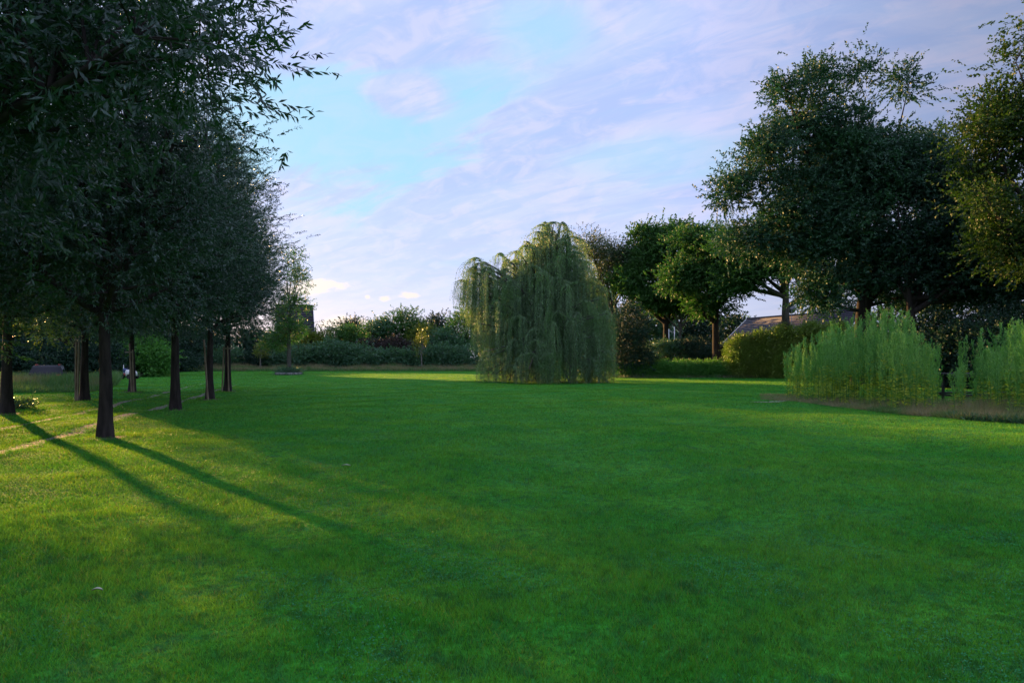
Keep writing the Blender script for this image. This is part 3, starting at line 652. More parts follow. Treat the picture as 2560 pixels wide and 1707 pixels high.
# bright low weeds along the edge of the lawn
k = 0
for px, hw, pt, lab in [(1590, 45, 918, 'low pale green weeds at the right foot of the willow'), (1680, 55, 908, 'bright green weed patch under the hedges, right of the willow'), (1770, 55, 908, 'bright green weed patch at the foot of the hornbeam hedge')]:
    k += 1; D = 62.5; zt = Z(pt, D); r = hw / F * D
    shrub('weed_patch', lab, 'weeds', X(px, D), D, [(sx * r * .45, 0, zt * .4, r * .6, .9, zt * .62) for sx in (-1, 0, 1)], 'bright_leaf', 80 + k, 1.9, (.11, .04), 'low weeds beyond the lawn', clr=.45)

# ================================================================== young tree in its stone ring
DR = 74.0
bigtree('young_tree', 'slender young green tree standing in a low stone ring on the lawn', 722, DR,
        [(690, 850, 45, 30, 1.6, 0), (735, 820, 40, 35, 1.5, 0), (735, 760, 28, 30, 1.1, 0), (745, 690, 26, 40, 1.0, 0), (738, 640, 20, 25, .8, 0), (765, 775, 20, 12, .7, 0), (700, 780, 25, 40, 1, 0)],
        'oak_leaf', 'bark_grey', 91, 135, .85, 14, (.17, .10), dict(h_fork=5.0, r0=.26, nlimb=16, flare=1.3, htop=12.5, sprigs=150, fr=.28), zmin=2.4, shell=.1, lps=8)
q = QB(); stone = solid_mat('ring_stone', (.12, .12, .115), (.26, .255, .24), .85, 5)
for i in range(22):
    a0, a1 = i / 22 * 2 * pi, (i + .94) / 22 * 2 * pi; V8 = [[r_ * cos(a), r_ * sin(a), z] for z in (0, .27) for (r_, a) in ((1.25, a0), (1.42, a0), (1.42, a1), (1.25, a1))]
    q.add(V8, [[0, 3, 2, 1], [4, 5, 6, 7], [0, 1, 5, 4], [1, 2, 6, 5], [2, 3, 7, 6], [3, 0, 4, 7]])
ro = tag(link('stone_ring', q.mesh('stone_ring', False), stone), 'low round stone edging around the foot of the young tree', 'planter'); ro.location = (X(722, DR), DR, 0)
shrub('ring_plants', 'low plants growing inside the stone ring', 'plant', X(722, DR), DR, [(0, 0, .25, 1.2, 1.2, .22)], 'shrub_leaf', 92, 1.5, (.1, .05), clr=.5)

# ================================================================== far hedges, shrubs and trees (left half)
k = 0
for px, D, pt, hw, lm, lab in [
        (655, 106, 870, 40, 'dark_leaf', 'dark shrub behind the slender young tree'),
        (745, 105, 858, 60, 'shrub_leaf', 'rounded laurel shrub right behind the trunk of the young tree'),
        (830, 105, 848, 60, 'shrub_leaf', 'highest rounded laurel shrub of the low hedge, right of the young tree'),
        (915, 105, 862, 60, 'shrub_leaf', 'laurel shrub in front of the dark red shrub'),
        (985, 106, 872, 50, 'shrub_leaf', 'lower laurel shrub left of the thin pale trunk'),
        (1045, 106, 874, 45, 'shrub_leaf', 'laurel shrub behind the thin pale trunk'),
        (1105, 105, 860, 50, 'shrub_leaf', 'laurel shrub left of the willow strands'),
        (1175, 105, 862, 50, 'shrub_leaf', 'laurel shrub behind the left strands of the willow'),
        (560, 106, 862, 50, 'shrub_leaf', 'shrub seen between the two farthest row trunks'),
        (480, 106, 855, 50, 'shrub_leaf', 'shrub seen between the second and third trunk of the right row')]:
    k += 1; zt = Z(pt, D); r = hw / F * D
    shrub('laurel_shrub' if lm == 'shrub_leaf' else 'dark_shrub', lab, 'shrub', X(px, D), D, [(0, 0, zt * .42, r, 2.4, zt * .56), (-r * .6, .3, zt * .3, r * .7, 2, zt * .45), (r * .6, .5, zt * .3, r * .7, 2, zt * .42)], lm, 100 + k, .9, (.24, .11), 'shrubs along the far edge of the lawn', clr=1.1)
shrub('red_shrub', 'wide dark red shrub behind the laurels', 'shrub', X(965, 112), 112, [(-2, 0, 2.6, 3.2, 2.4, 2.3), (1.5, 0, 2.8, 3.4, 2.4, 2.5), (4, 0, 2.3, 2.6, 2.2, 2.1)], 'red_leaf', 120, 1.3, (.24, .12), clr=1.2)
k = 0
for px, D, pt, hw, lm, lab in [
        (770, 112, 825, 50, 'gold_leaf', 'yellow green tree in front of the left house roof'),
        (850, 116, 812, 55, 'oak_leaf', 'green tree right of the left house roof'),
        (880, 135, 790, 40, 'dark_leaf', 'loose dark tree against the pale sky, left of the chimney'),
        (1000, 122, 772, 75, 'oak_leaf', 'broad rounded green tree right of the chimney'),
        (950, 120, 795, 45, 'shrub_leaf', 'left shoulder tree beside the chimney'),
        (1055, 118, 815, 35, 'gold_leaf', 'pointed yellowish tree crown above the thin pale trunk'),
        (1095, 128, 782, 50, 'dark_leaf', 'dark rounded tree left of the willow, the gap to the sky beside it'),
        (1165, 120, 762, 50, 'oak_leaf', 'green tree partly behind the left strands of the willow'),
        (1110, 116, 830, 45, 'shrub_leaf', 'lower green tree in front of the dark rounded tree'),
        (640, 116, 825, 60, 'dark_leaf', 'dark tree behind the crown of the young tree'),
        (700, 118, 820, 40, 'shrub_leaf', 'green tree left of the left house roof')]:
    k += 1; zt = Z(pt, D); r = hw / F * D
    rngk = np.random.default_rng(200 + k)
    lob = [(0, 0, zt * .62, r * .8, r * .7, zt * .36), (-r * .5, 0, zt * .5, r * .55, r * .5, zt * .32), (r * .5, .3, zt * .52, r * .55, r * .5, zt * .33), (rngk.normal() * r * .3, 0, zt * .8, r * .45, r * .45, zt * .2)]
    tree('background_tree', lab, 'tree', X(px, D), D, lm, 'bark', 200 + k, dict(lobes=lob, ncl=int(45 + r * r * 7), clr=1.5, spc=14, slen=.7, lps=9, L=.27, W=.15, shell=.45, zmin=1.0, droop=.15), dict(h_fork=zt * .35, r0=.25, nlimb=6), group='trees beyond the far hedge')
for px, D, pt, lab in [(1054, 103, 800, 'thin young tree with a pale trunk and narrow crown before the far hedge'), (651, 103, 850, 'thin young tree with a pale trunk left of the stone ring')]:
    zt = Z(pt, D)
    tree('sapling', lab, 'tree', X(px, D), D, 'gold_leaf', 'bark_pale', 230 + px, dict(lobes=[(0, 0, zt * .5, .9, .9, zt * .22), (.1, 0, zt * .78, .5, .5, zt * .22)], ncl=26, clr=.7, spc=9, slen=.5, lps=7, L=.2, W=.1, shell=.2, zmin=1.9), dict(h_fork=2.6, r0=.12, nlimb=5, flare=1.1), group='young trees before the far hedge')

# left: bushes and trees behind the rows
shrub('green_bush', 'round bright green bush behind the left row of trees', 'bush', X(372, 66), 66, [(0, 0, 1.7, 1.9, 1.7, 2.1), (-.6, 0, 2.2, 1.3, 1.3, 1.7), (.8, 0, 1.2, 1.3, 1.2, 1.4)], 'bright_leaf', 131, 1.5, (.16, .08), clr=.8)
k = 0
for px, D, h_, hw, lm, lab in [
        (15, 70, 12.5, 3.4, 'dark_leaf', 'dark tree beyond the meadow at the left edge of the photo'),
        (95, 72, 12.5, 3.4, 'dark_leaf', 'dark tree behind the parked car'),
        (180, 69, 12.0, 3.6, 'dark_leaf', 'dark tree right of the parked car'),
        (262, 68, 11.5, 3.4, 'shrub_leaf', 'green tree seen between the near trunk and the left row'),
        (345, 73, 10.5, 3.4, 'dark_leaf', 'dark tree behind the round green bush'),
        (440, 98, 6.8, 4.0, 'dark_leaf', 'dark tree beyond the lawn, behind the second trunk of the right row'),
        (525, 112, 6.5, 4.0, 'dark_leaf', 'dark tree beyond the lawn, behind the third trunk of the right row'),
        (300, 103, 20, 5.0, 'dark_leaf', 'tall dark tree added to block the low sun, far behind the round green bush'),  # this and next tree: unseen, added to keep low sun off the weeds
        (362, 102, 20, 4.6, 'dark_leaf', 'tall dark tree added to block the low sun, hidden by the left row crowns'),
        (475, 108, 6.8, 4.5, 'dark_leaf', 'dark rounded tree far behind the second trunk of the right row')]:
    k += 1
    lob = [(0, 0, h_ * .22, hw, hw * .6, h_ * .24), (0, 0, h_ * .5, hw, hw * .7, h_ * .3), (0, 0, h_ * .78, hw * .8, hw * .6, h_ * .24)]
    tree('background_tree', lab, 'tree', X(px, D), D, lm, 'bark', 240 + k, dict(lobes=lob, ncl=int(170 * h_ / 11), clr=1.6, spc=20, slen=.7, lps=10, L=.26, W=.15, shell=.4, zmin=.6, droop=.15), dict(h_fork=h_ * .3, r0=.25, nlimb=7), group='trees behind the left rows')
k = 0
for px, D, pt, hw, lab in [(-60, 62, 850, 90, 'dark undergrowth left of the parked car'), (60, 64, 855, 70, 'dark undergrowth behind the parked car'), (165, 63, 850, 70, 'dark undergrowth right behind the parked car'), (262, 64, 862, 60, 'dark undergrowth left of the ride-on machine'), (440, 92, 880, 40, 'low shrub beyond the lawn right of the round green bush')]:
    k += 1; zt = Z(pt, D); r = hw / F * D
    shrub('undergrowth', lab, 'shrub', X(px, D), D, [(-r * .4, 0, zt * .4, r * .7, 1.8, zt * .55), (r * .4, .3, zt * .45, r * .7, 1.8, zt * .55)], 'dark_leaf', 170 + k, 1.3, (.17, .09), 'shrubs behind the left rows', clr=1.0)
# low branch of shining leaves, backlit
bigtree('backlit_tree', 'tree with shining backlit leaves hanging low at the far left above the car', 190, 37,
        [(130, 800, 60, 45, 1.2, 0), (190, 830, 45, 30, 1, 0), (150, 760, 60, 40, 1, 0)],
        'gold_leaf', 'bark', 139, 46, .9, 14, (.12, .07), dict(h_fork=2.4, r0=.09, nlimb=8, sprigs=60), zmin=1.9, shell=.1, lps=9)

# far wood line behind the right house
rng = np.random.default_rng(15); Vs, Fs, Rs, n0 = [], [], [], 0
for i, px in enumerate(range(1640, 2360, 45)):
    D = 150 + rng.uniform(-8, 12); zt = Z(792 + rng.uniform(-16, 14), D); r = 3.6
    V, Fc, rn, _, _ = foliage(rng, [(X(px, D), D, zt * .5, r, r, zt * .48)], 34, 2.2, 12, 1.0, 8, .42, .24, shell=.5, zmin=.5)
    Vs.append(V); Fs.append(Fc + n0); Rs.append(rn); n0 += len(V)
tag(link('distant_wood', npmesh('distant_wood', np.concatenate(Vs), np.concatenate(Fs), np.concatenate(Rs)), M['shrub_leaf']), 'far wood seen over the house roof as one green line', 'wood', kind='stuff')

# ================================================================== strips of long grass
def blades(name, label, xyh, leafm, seed, wd=.012, lean=.25, kind='stuff', cat='long grass'):
    rg = np.random.default_rng(seed); x, y, h = xyh; n = len(x)
    dv = np.stack([rg.normal(size=n) * lean, rg.normal(size=n) * lean, np.ones(n)], 1)
    V, Fc = leaf_quads(rg, np.stack([x, y, np.zeros(n)], 1), dv, h, wd, .1)
    return tag(link(name, npmesh(name, V, Fc, rg.random(n)), M[leafm]), label, cat, kind=kind)
rg = np.random.default_rng(60)
n = 42000; D = rg.uniform(98.5, 104, n); px = rg.uniform(425, 1210, n); hz = .45 + .75 * (D - 98.5) / 5.5 + .25 * np.sin(px * .05) * np.sin(px * .017)
blades('long_grass', 'strip of pale dry uncut grass along the far edge of the lawn', (X(px, D), D, hz * rg.uniform(.5, 1.15, n)), 'dry', 61, .05)
n = 9000; D = rg.uniform(97.8, 100, n); px = rg.uniform(425, 1210, n)
blades('verge_grass', 'low green grass in front of the dry strip at the far edge of the lawn', (X(px, D), D, rg.uniform(.2, .5, n)), 'meadow', 62, .06)
n = 26000; px = rg.uniform(-120, 296, n); D = np.interp(px, [-120, 240, 300, 330], [33, 33.5, 44, 52]) + rg.uniform(0, 14, n) ** 1.0
h = np.interp(D, [33, 35, 38, 60], [.30, .4, .85, .8]) * rg.uniform(.4, 1.2, n)
blades('meadow_grass', 'tangled uncut meadow grass beside the lawn behind the left row', (X(px, D), D, h), 'meadow', 63, .03, .35)
n = 5000; px = rg.uniform(330, 430, n); D = np.interp(px, [330, 430], [56, 98]) + rg.uniform(0, 5, n)
blades('verge_grass', 'uncut green grass below the round green bush', (X(px, D), D, rg.uniform(.2, .6, n)), 'meadow', 64, .05, .35)
n = 7000; px = rg.uniform(1545, 2080, n); D = rg.uniform(60.5, 66, n)
blades('verge_grass', 'dark green grass at the foot of the hedges right of the willow', (X(px, D), D, rg.uniform(.15, .45, n)), 'meadow', 65, .04, .4)

# ================================================================== tall weeds on the right
def weed_plant(rng, h, spread=.25, fine=34):
    """one stalk: stem polyline, wispy upper side shoots, broad lower leaves"""
    lean = rng.normal(size=2) * .06; t = np.linspace(0, 1, 9)
    st = np.stack([lean[0] * h * t ** 2, lean[1] * h * t ** 2, h * t], 1)
    P, Dv, L, W, up = [], [], [], [], []
    ns = int(fine * h / 2.2)
    for i in range(ns):
        a = rng.uniform(.30, 1.0); th = rng.uniform(0, 2 * pi); ln = (.52 * (1 - a) ** .7 + .09) * rng.uniform(.7, 1.3)
        b = np.array([np.interp(a, t, st[:, c]) for c in range(3)]); dv = np.array([cos(th) * .30, sin(th) * .30, 1.0]); dv /= np.linalg.norm(dv)
        m = int(7 + ln * 24); tt = rng.random(m) * ln
        P.append(b + dv * tt[:, None]); q_ = dv + rng.normal(size=(m, 3)) * .38; Dv.append(q_); L.append(rng.uniform(.05, .10, m)); W.append(np.full(m, .014)); up.append(np.ones(m))
    m = int(46 * h / 2.4); a = rng.uniform(.03, .55, m); th = rng.uniform(0, 2 * pi, m)
    b = np.stack([np.interp(a, t, st[:, c]) for c in range(3)], 1)
    P.append(b); Dv.append(np.stack([np.cos(th), np.sin(th), rng.uniform(-.3, .6, m)], 1)); L.append(rng.uniform(.09, .17, m)); W.append(rng.uniform(.025, .045, m)); up.append(np.zeros(m))
    return st, np.concatenate(P), np.concatenate(Dv), np.concatenate(L), np.concatenate(W), np.concatenate(up)
def weed_geo(rng, hs, xy):
    S, P, Dv, L, W, up = QB(), [], [], [], [], []
    cnt = []
    for h, (x, y) in zip(hs, xy):
        st, p, dv, l, w_, u_ = weed_plant(rng, h); o = np.array([x, y, 0]); cnt.append(len(p))
        S.tube(st + o, .011 * (1 - np.linspace(0, 1, 9) * .7), 4); P.append(p + o); Dv.append(dv); L.append(l); W.append(w_); up.append(u_)
    P, Dv, L, W, up = map(np.concatenate, (P, Dv, L, W, up)); rn = .4 * rng.random(len(P)) + .6 * np.repeat(rng.random(len(cnt)), cnt)
    A = up > .5; r = []
    for msk in (A, ~A):
        V, Fc = leaf_quads(rng, P[msk], Dv[msk], L[msk], W[msk]); r.append(npmesh('weed', V, Fc, rn[msk]))
    return S.mesh('stem'), r[0], r[1]
rng = np.random.default_rng(500)
xy, hs = [], []
prof = lambda px: np.interp(px, [1960, 2040, 2120, 2180, 2230, 2280, 2320, 2360, 2430, 2470, 2560, 2700], [890, 835, 800, 785, 775, 795, 850, 890, 885, 860, 805, 780])
dens = lambda px: np.interp(px, [1960, 2040, 2270, 2310, 2360, 2440, 2480, 2600], [.35, 1, 1, .35, .12, .15, .8, .9])
while len(xy) < 380:
    px = rng.uniform(1965, 2720)
    if rng.random() > dens(px): continue
    x_near = None
    D = rng.uniform(0.6, 5.5) ; 
    # walk outwards along this bearing to the bed's edge
    dd = 14.0
    while dd < 40 and dd < bed_depth(X(px, dd)): dd += .15
    D += dd; xy.append((X(px, D), D)); hs.append(max(1.0, (Z(prof(px), D)) * (.5 + .55 * rng.random() ** .6)))
ro = empty('tall_weeds', (0, 0, 0)); tag(ro, 'dense stand of tall wispy green weeds at the right edge of the lawn', 'weeds', kind='stuff')
a, b, c = weed_geo(rng, hs, xy)
link('stems', a, M['weed'], ro)['kind'] = 'stuff'; link('leaves', b, M['weed'], ro)['kind'] = 'stuff'; link('lower_leaves', c, M['weed_low'], ro)['kind'] = 'stuff'
for i, (px, py, pt, lab) in enumerate([(2335, 1024, 862, 'leaning tall weed standing left of the weathered table'), (2408, 1030, 845, 'single upright weed in front of the weathered table'), (2450, 1030, 828, 'tall pointed weed right of the single upright one'),
                        (2515, 1035, 815, 'tallest weed near the right edge of the photo'), (2552, 1040, 800, 'last tall weed cut by the right edge of the photo'), (2095, 1000, 880, 'yellowish tall weed standing forward out of the stand'),
                        (1990, 996, 905, 'short weed at the left end of the stand')]):
    D = DG(py) + 1; rr = np.random.default_rng(600 + i); a, b, c = weed_geo(rr, [Z(pt, D) * f for f in (1, .93, .85)], [(0, 0), (.08, .12), (-.1, .06)])
    ro = empty('tall_weed', (X(px, D), D, 0)); tag(ro, lab, 'weed', 'tall weeds standing apart'); link('stem', a, M['weed'], ro); link('leaves', b, M['weed'], ro); link('lower_leaves', c, M['weed_low'], ro)
# dry grass at the foot of the bed
n = 30000; px = rg.uniform(1900, 2720, n); dd = np.full(n, 14.0)
for _ in range(160): dd = np.where(dd < bed_depth(X(px, dd)), dd + .15, dd)
D = dd + rg.random(n) ** 1.6 * 4.0 - .15
hh_ = np.interp(px, [1900, 2050, 2280, 2450, 2700], [.10, .22, .38, .55, .6]) * rg.uniform(.4, 1.25, n) * np.interp(D - dd, [0, 1], [.5, 1])
blades('dry_grass', 'pale reddish dry grass along the foot of the tall weeds', (X(px, D), D, hh_), 'dry', 66, .012, .55)
n = 7000; px = rg.uniform(2380, 2720, n); dd = np.full(n, 14.0)
for _ in range(160): dd = np.where(dd < bed_depth(X(px, dd)), dd + .15, dd)
blades('edge_weeds', 'dark low green weeds at the lawn edge in the far right', (X(px, dd), dd + rg.uniform(-.3, .35, n), rg.uniform(.08, .28, n)), 'shrub_leaf', 67, .03, .8)
# bare patch of earth at the lawn edge
q = QB(); a_ = np.linspace(0, 2 * pi, 29)[:-1]; rr = 1 + .25 * np.sin(a_ * 3) + .15 * np.sin(a_ * 7)
D = DG(1003); cx_, cy_ = X(1925, D), D; ring = lambda s: np.stack([cx_ + .6 * s * rr * np.cos(a_), cy_ + .45 * s * rr * np.sin(a_), gz(cx_ + .6 * s * rr * np.cos(a_), cy_ + .45 * s * rr * np.sin(a_)) + .015], 1)
VV = np.concatenate([ring(1), ring(.5), ring(.02)]); kk = np.arange(28); k2 = (kk + 1) % 28
q.add(VV, np.concatenate([np.stack([kk, k2, 28 + k2, 28 + kk], 1), np.stack([28 + kk, 28 + k2, 56 + k2, 56 + kk], 1)]))
tag(link('earth', q.mesh('earth'), soil), 'small bare earth patch at the left end of the weed bed', 'bare earth', kind='structure')

# ================================================================== houses
tilem = solid_mat('roof_tile', (.016, .015, .023), (.036, .032, .044), .6, 3, .35, (1, 1, 1), .2)
brick = bpy.data.materials.new('brick'); brick.use_nodes = True; N = NT(brick.node_tree); p = brick.node_tree.nodes['Principled BSDF']
bt = N.node('ShaderNodeTexBrick'); bt.inputs['Scale'].default_value = 4.5; bt.inputs['Color1'].default_value = (.20, .085, .06, 1); bt.inputs['Color2'].default_value = (.27, .13, .09, 1); bt.inputs['Mortar'].default_value = (.25, .22, .2, 1)
bt.inputs['Mortar Size'].default_value = .012
tcn = N.node('ShaderNodeTexCoord').outputs['Object']; mp = N.node('ShaderNodeMapping'); mp.inputs['Rotation'].default_value = (radians(90), 0, 0); N.l.new(tcn, mp.inputs[0]); N.l.new(mp.outputs[0], bt.inputs['Vector'])
N.l.new(bt.outputs[0], p.inputs['Base Color']); p.inputs['Roughness'].default_value = .9
white = solid_mat('white_trim', (.55, .55, .53), (.7, .7, .68), .6, 4, .3, bump=0)
glass = solid_mat('window_glass', (.02, .025, .03), (.03, .035, .04), .08, 2, .8, bump=0)
def tiled(q, A, B, Cc, Dd, rows, th=.05):
    """stepped courses of tiles between eave A-B and ridge D-C"""
    A, B, Cc, Dd = map(np.array, (A, B, Cc, Dd)); nrm = unit(np.cross(B - A, Dd - A).astype(float))
    if nrm[2] < 0: nrm = -nrm
    for i in range(rows):
        t0, t1 = i / rows, (i + 1) / rows
        a0, b0, a1, b1 = A + (Dd - A) * t0, B + (Cc - B) * t0, A + (Dd - A) * t1, B + (Cc - B) * t1
        q.add([a0, b0, b1, a1, a0 + nrm * th, b0 + nrm * th, b1 + nrm * .008, a1 + nrm * .008], [[0, 3, 2, 1], [4, 5, 6, 7], [0, 1, 5, 4], [2, 3, 7, 6], [1, 2, 6, 5], [3, 0, 4, 7]])
def house(name, label, x, y, wx, dy, ze, zr, hipl=0, hipr=0, rows=14, rz=0, chim=None, wins=()):
    r = empty(name, (x, y, 0), rz); tag(r, label, 'house')
    a, b = wx / 2, dy / 2
    q = QB(); q.box(-a, a, -b, b, 0, ze)
    if not hipl: q.add([[-a, -b, ze], [-a, b, ze], [-a, 0, zr - .1], [-a + .2, -b, ze], [-a + .2, b, ze], [-a + .2, 0, zr - .1]], [[0, 1, 2, 2], [3, 5, 4, 4]])
    if not hipr: q.add([[a, -b, ze], [a, b, ze], [a, 0, zr - .1], [a - .2, -b, ze], [a - .2, b, ze], [a - .2, 0, zr - .1]], [[0, 2, 1, 1], [3, 4, 5, 5]])
    q.F = [f for f in q.F]
    # triangles are written as quads with a tiny edge
    V_ = np.concatenate(q.V); F_ = np.concatenate(q.F); me = bpy.data.meshes.new('wall'); me.from_pydata([tuple(v) for v in V_], [], [tuple(dict.fromkeys(f)) for f in F_.tolist()])
    link('wall', me, brick, r)
    o_ = .45; q = QB()
    L0, R0 = -a - o_, a + o_; lr, rr_ = (-a + hipl if hipl else L0), (a - hipr if hipr else R0)
    zo = ze - .15
    tiled(q, (L0, -b - o_, zo), (R0, -b - o_, zo), (rr_, 0, zr), (lr, 0, zr), rows)
    tiled(q, (R0, b + o_, zo), (L0, b + o_, zo), (lr, 0, zr), (rr_, 0, zr), rows)
    if hipl: tiled(q, (L0, b + o_, zo), (L0, -b - o_, zo), (lr, -.01, zr), (lr, .01, zr), rows)
    if hipr: tiled(q, (R0, -b - o_, zo), (R0, b + o_, zo), (rr_, .01, zr), (rr_, -.01, zr), rows)
    rf = link('roof', q.mesh('roof', False), tilem, r)
    q = QB(); q.tube([(lr, 0, zr + .04), (rr_, 0, zr + .04)], .11, 8); link('ridge', q.mesh('ridge'), tilem, rf)
    q = QB(); q.box(L0, R0, -b - o_ - .1, -b - o_ + .02, zo - .14, zo - .01); link('gutter', q.mesh('gutter', False), white, r)
    if not hipl or not hipr:
        for s_, c_ in ((-1, hipl), (1, hipr)):
            if c_: continue
            q = QB()
            xx = s_ * (a + o_ + .03)
            for sg in (-1, 1): q.add([(xx - .04, sg * (b + o_), zo - .2), (xx + .04, sg * (b + o_), zo - .2), (xx + .04, 0, zr - .15), (xx - .04, 0, zr - .15), (xx - .04, sg * (b + o_), zo + .02), (xx + .04, sg * (b + o_), zo + .02), (xx + .04, 0, zr + .07), (xx - .04, 0, zr + .07)], [[0, 3, 2, 1], [4, 5, 6, 7], [0, 1, 5, 4], [2, 3, 7, 6], [1, 2, 6, 5], [3, 0, 4, 7]])
            link('verge_board', q.mesh('verge_board', False), white, r)
    if chim:
        cx, cw, cz = chim; q = QB(); q.box(cx - cw, cx + cw, -.35, .35, zr - 1, cz); q.box(cx - cw - .06, cx + cw + .06, -.41, .41, cz, cz + .1); q.tube([(cx, 0, cz + .05), (cx, 0, cz + .35)], .12, 8)
        link('chimney', q.mesh('chimney', False), brick, rf)
    for wx0, wz, ww, wh in wins:
        q = QB(); y_ = -b - .03
        for bx in ((wx0 - ww, wx0 + ww, wz - wh, wz - wh + .08), (wx0 - ww, wx0 + ww, wz + wh - .08, wz + wh), (wx0 - ww, wx0 - ww + .08, wz - wh + .08, wz + wh - .08), (wx0 + ww - .08, wx0 + ww, wz - wh + .08, wz + wh - .08), (wx0 - .03, wx0 + .03, wz - wh + .08, wz + wh - .08)): q.box(bx[0], bx[1], y_ - .03, y_ + .02, bx[2], bx[3])
        f = link('window', q.mesh('window', False), white, r); q = QB(); q.box(wx0 - ww + .05, wx0 + ww - .05, y_ + .0, y_ + .025, wz - wh + .05, wz + wh - .05); link('pane', q.mesh('pane', False), glass, f)
    return r
D = 82
house('brick_house', 'brick bungalow with a long dark tile roof behind the hornbeam hedge', 33.8, 79.9, 17.0, 9.2, 3.0, 6.9, rows=18, rz=radians(-67.4), wins=((-5.5, 1.6, .7, .6), (-1, 1.6, .7, .6), (4, 1.6, .7, .6)))
D = 122
xr = X(788, D); house('left_house', 'house with a steep dark tile roof rising behind the slender young tree', xr - 3.4, D - 1, 5.4, 8, 5.2, Z(764, D), rows=14, rz=radians(21), wins=((2, 2.5, .6, .7),))
D = 140
house('chimney_house', 'distant house with a square chimney between the far trees', X(925, D), D, 9, 8, 4.6, Z(832, D), hipl=2.5, hipr=2.5, rows=14, chim=(X(884, D) - X(925, D), .45, Z(806, D)), wins=((0, 2, .6, .7),))

# satellite dish on its pole by the oak trunk
metal = solid_mat('grey_metal', (.10, .11, .11), (.16, .17, .17), .5, 5, .4, bump=0)
D = 74; r = empty('satellite_dish', (X(1980, D), D, 0)); tag(r, 'round dark dish on a pole just right of the straight oak trunk', 'satellite dish')
q = QB(); q.tube([(0, .1, 0), (0, .1, Z(775, D))], .03, 8); link('pole', q.mesh('pole'), metal, r)
q = QB(); rr = np.array([.02, .2, .36, .47, .5]); q.tube(np.stack([np.zeros(5), .28 - rr ** 2 * .5, np.full(5, Z(772, D))], 1), rr, 24); link('dish', q.mesh('dish'), metal, r)
# lamp post behind the ash stems
D = 48; r = empty('lamp_post', (X(2203, D), D, 0)); tag(r, 'slim grey lamp post with a flat head right of the ash stems', 'lamp post')
q = QB(); zt = Z(728, D); q.tube([(0, 0, 0), (0, 0, 1.0), (0, 0, zt)], [.07, .06, .04], 10); link('pole', q.mesh('pole'), metal, r)
q = QB(); q.box(-.45, .16, -.10, .10, zt, zt + .08); q.box(-.40, -.05, -.08, .08, zt - .04, zt); link('lamp_head', q.mesh('lamp_head', False), metal, r)
# two thin masts
for px, pt, lab in [(1672, 822, 'left of two thin pale masts below the small yellow tree'), (1686, 812, 'right and taller of two thin pale masts below the small yellow tree')]:
    D = 84; r = empty('mast', (X(px, D), D, 0)); tag(r, lab, 'mast', 'thin masts'); q = QB(); zt = Z(pt, D); q.tube([(0, 0, 0), (0, 0, zt)], .05, 8); link('pole', q.mesh('pole'), white, r)
    q = QB(); q.box(-.35, .35, -.03, .03, zt - .35, zt - .29); link('crossbar', q.mesh('crossbar', False), white, r)

# ================================================================== weathered table behind the weeds
D = 23.5; r = empty('picnic_table', (X(2462, D), D, 0), .08); tag(r, 'weathered grey wooden table half hidden behind the tall weeds', 'table')
grey_wood = solid_mat('weathered_wood', (.035, .035, .035), (.08, .08, .08), .8, 5, .2, (.4, 4, 4), .3)
zt = Z(932, D)
q = QB()
for i in range(5): q.box(-1.5, 1.5, -.45 + i * .185, -.45 + i * .185 + .165, zt - .06, zt); 
link('tabletop', q.mesh('tabletop', False), grey_wood, r)
q = QB(); q.box(-1.45, 1.45, -.43, -.40, zt - .16, zt - .062); link('apron', q.mesh('apron', False), grey_wood, r)
for sx in (-1.25, 1.25):
    for sy in (-.36, .36):
        q = QB(); q.box(sx - .035, sx + .035, sy - .035, sy + .035, 0, zt - .062); link('leg', q.mesh('leg', False), grey_wood, r)
for sy in (-.8, .8):
    q = QB(); q.box(-1.4, 1.4, sy - .14, sy + .14, .42, .47); link('bench_board', q.mesh('bench_board', False), grey_wood, r)
for sx in (-1.0, 1.0): q = QB(); q.box(sx - .04, sx + .04, -.9, .9, .34, .418); link('cross_beam', q.mesh('cross_beam', False), grey_wood, r)

# ================================================================== parked car at the far left (dark, boxy, seen from its side/rear)
paint = solid_mat('car_paint', (.012, .013, .016), (.016, .017, .02), .65, 2, .1, bump=0)
tyre = solid_mat('tyre', (.02, .02, .02), (.03, .03, .03), .9, 6); redm = solid_mat('red_plastic', (.35, .04, .035), (.40, .05, .04), .4, 3, .5, bump=0)
D = 44; r = empty('parked_car', (X(122, D), D, 0), radians(120)); tag(r, 'dark car with reddish roof rails parked behind the meadow at the far left', 'car'); r.scale = (1, 1, .74)
def prism(q, prof, y0, y1, inset=0, zi=1.0):
    n = len(prof); V0 = [(x, y0 + (inset if z > zi else 0), z) for x, z in prof]; V1 = [(x, y1 - (inset if z > zi else 0), z) for x, z in prof]
    me_f = [[i, (i + 1) % n, n + (i + 1) % n, n + i] for i in range(n)]
    c0, c1 = np.mean(V0, 0), np.mean(V1, 0); VV = V0 + V1 + [tuple(c0), tuple(c1)]
    caps = []
    for i in range(0, n, 2): caps.append([2 * n, (i + 2) % n, (i + 1) % n, i]); caps.append([2 * n + 1, n + i, n + (i + 1) % n, n + (i + 2) % n])
    q.add(VV, me_f + caps)
body = [(-2.15, .35), (-2.2, .75), (-2.1, 1.02), (-1.85, 1.12), (-1.5, 1.55), (-1.2, 1.68), (.2, 1.72), (.75, 1.62), (1.3, 1.12), (2.0, 1.0), (2.2, .8), (2.18, .35)]
q = QB(); prism(q, body, -.88, .88, .14, 1.2); link('body', q.mesh('body', False), paint, r)
q = QB()
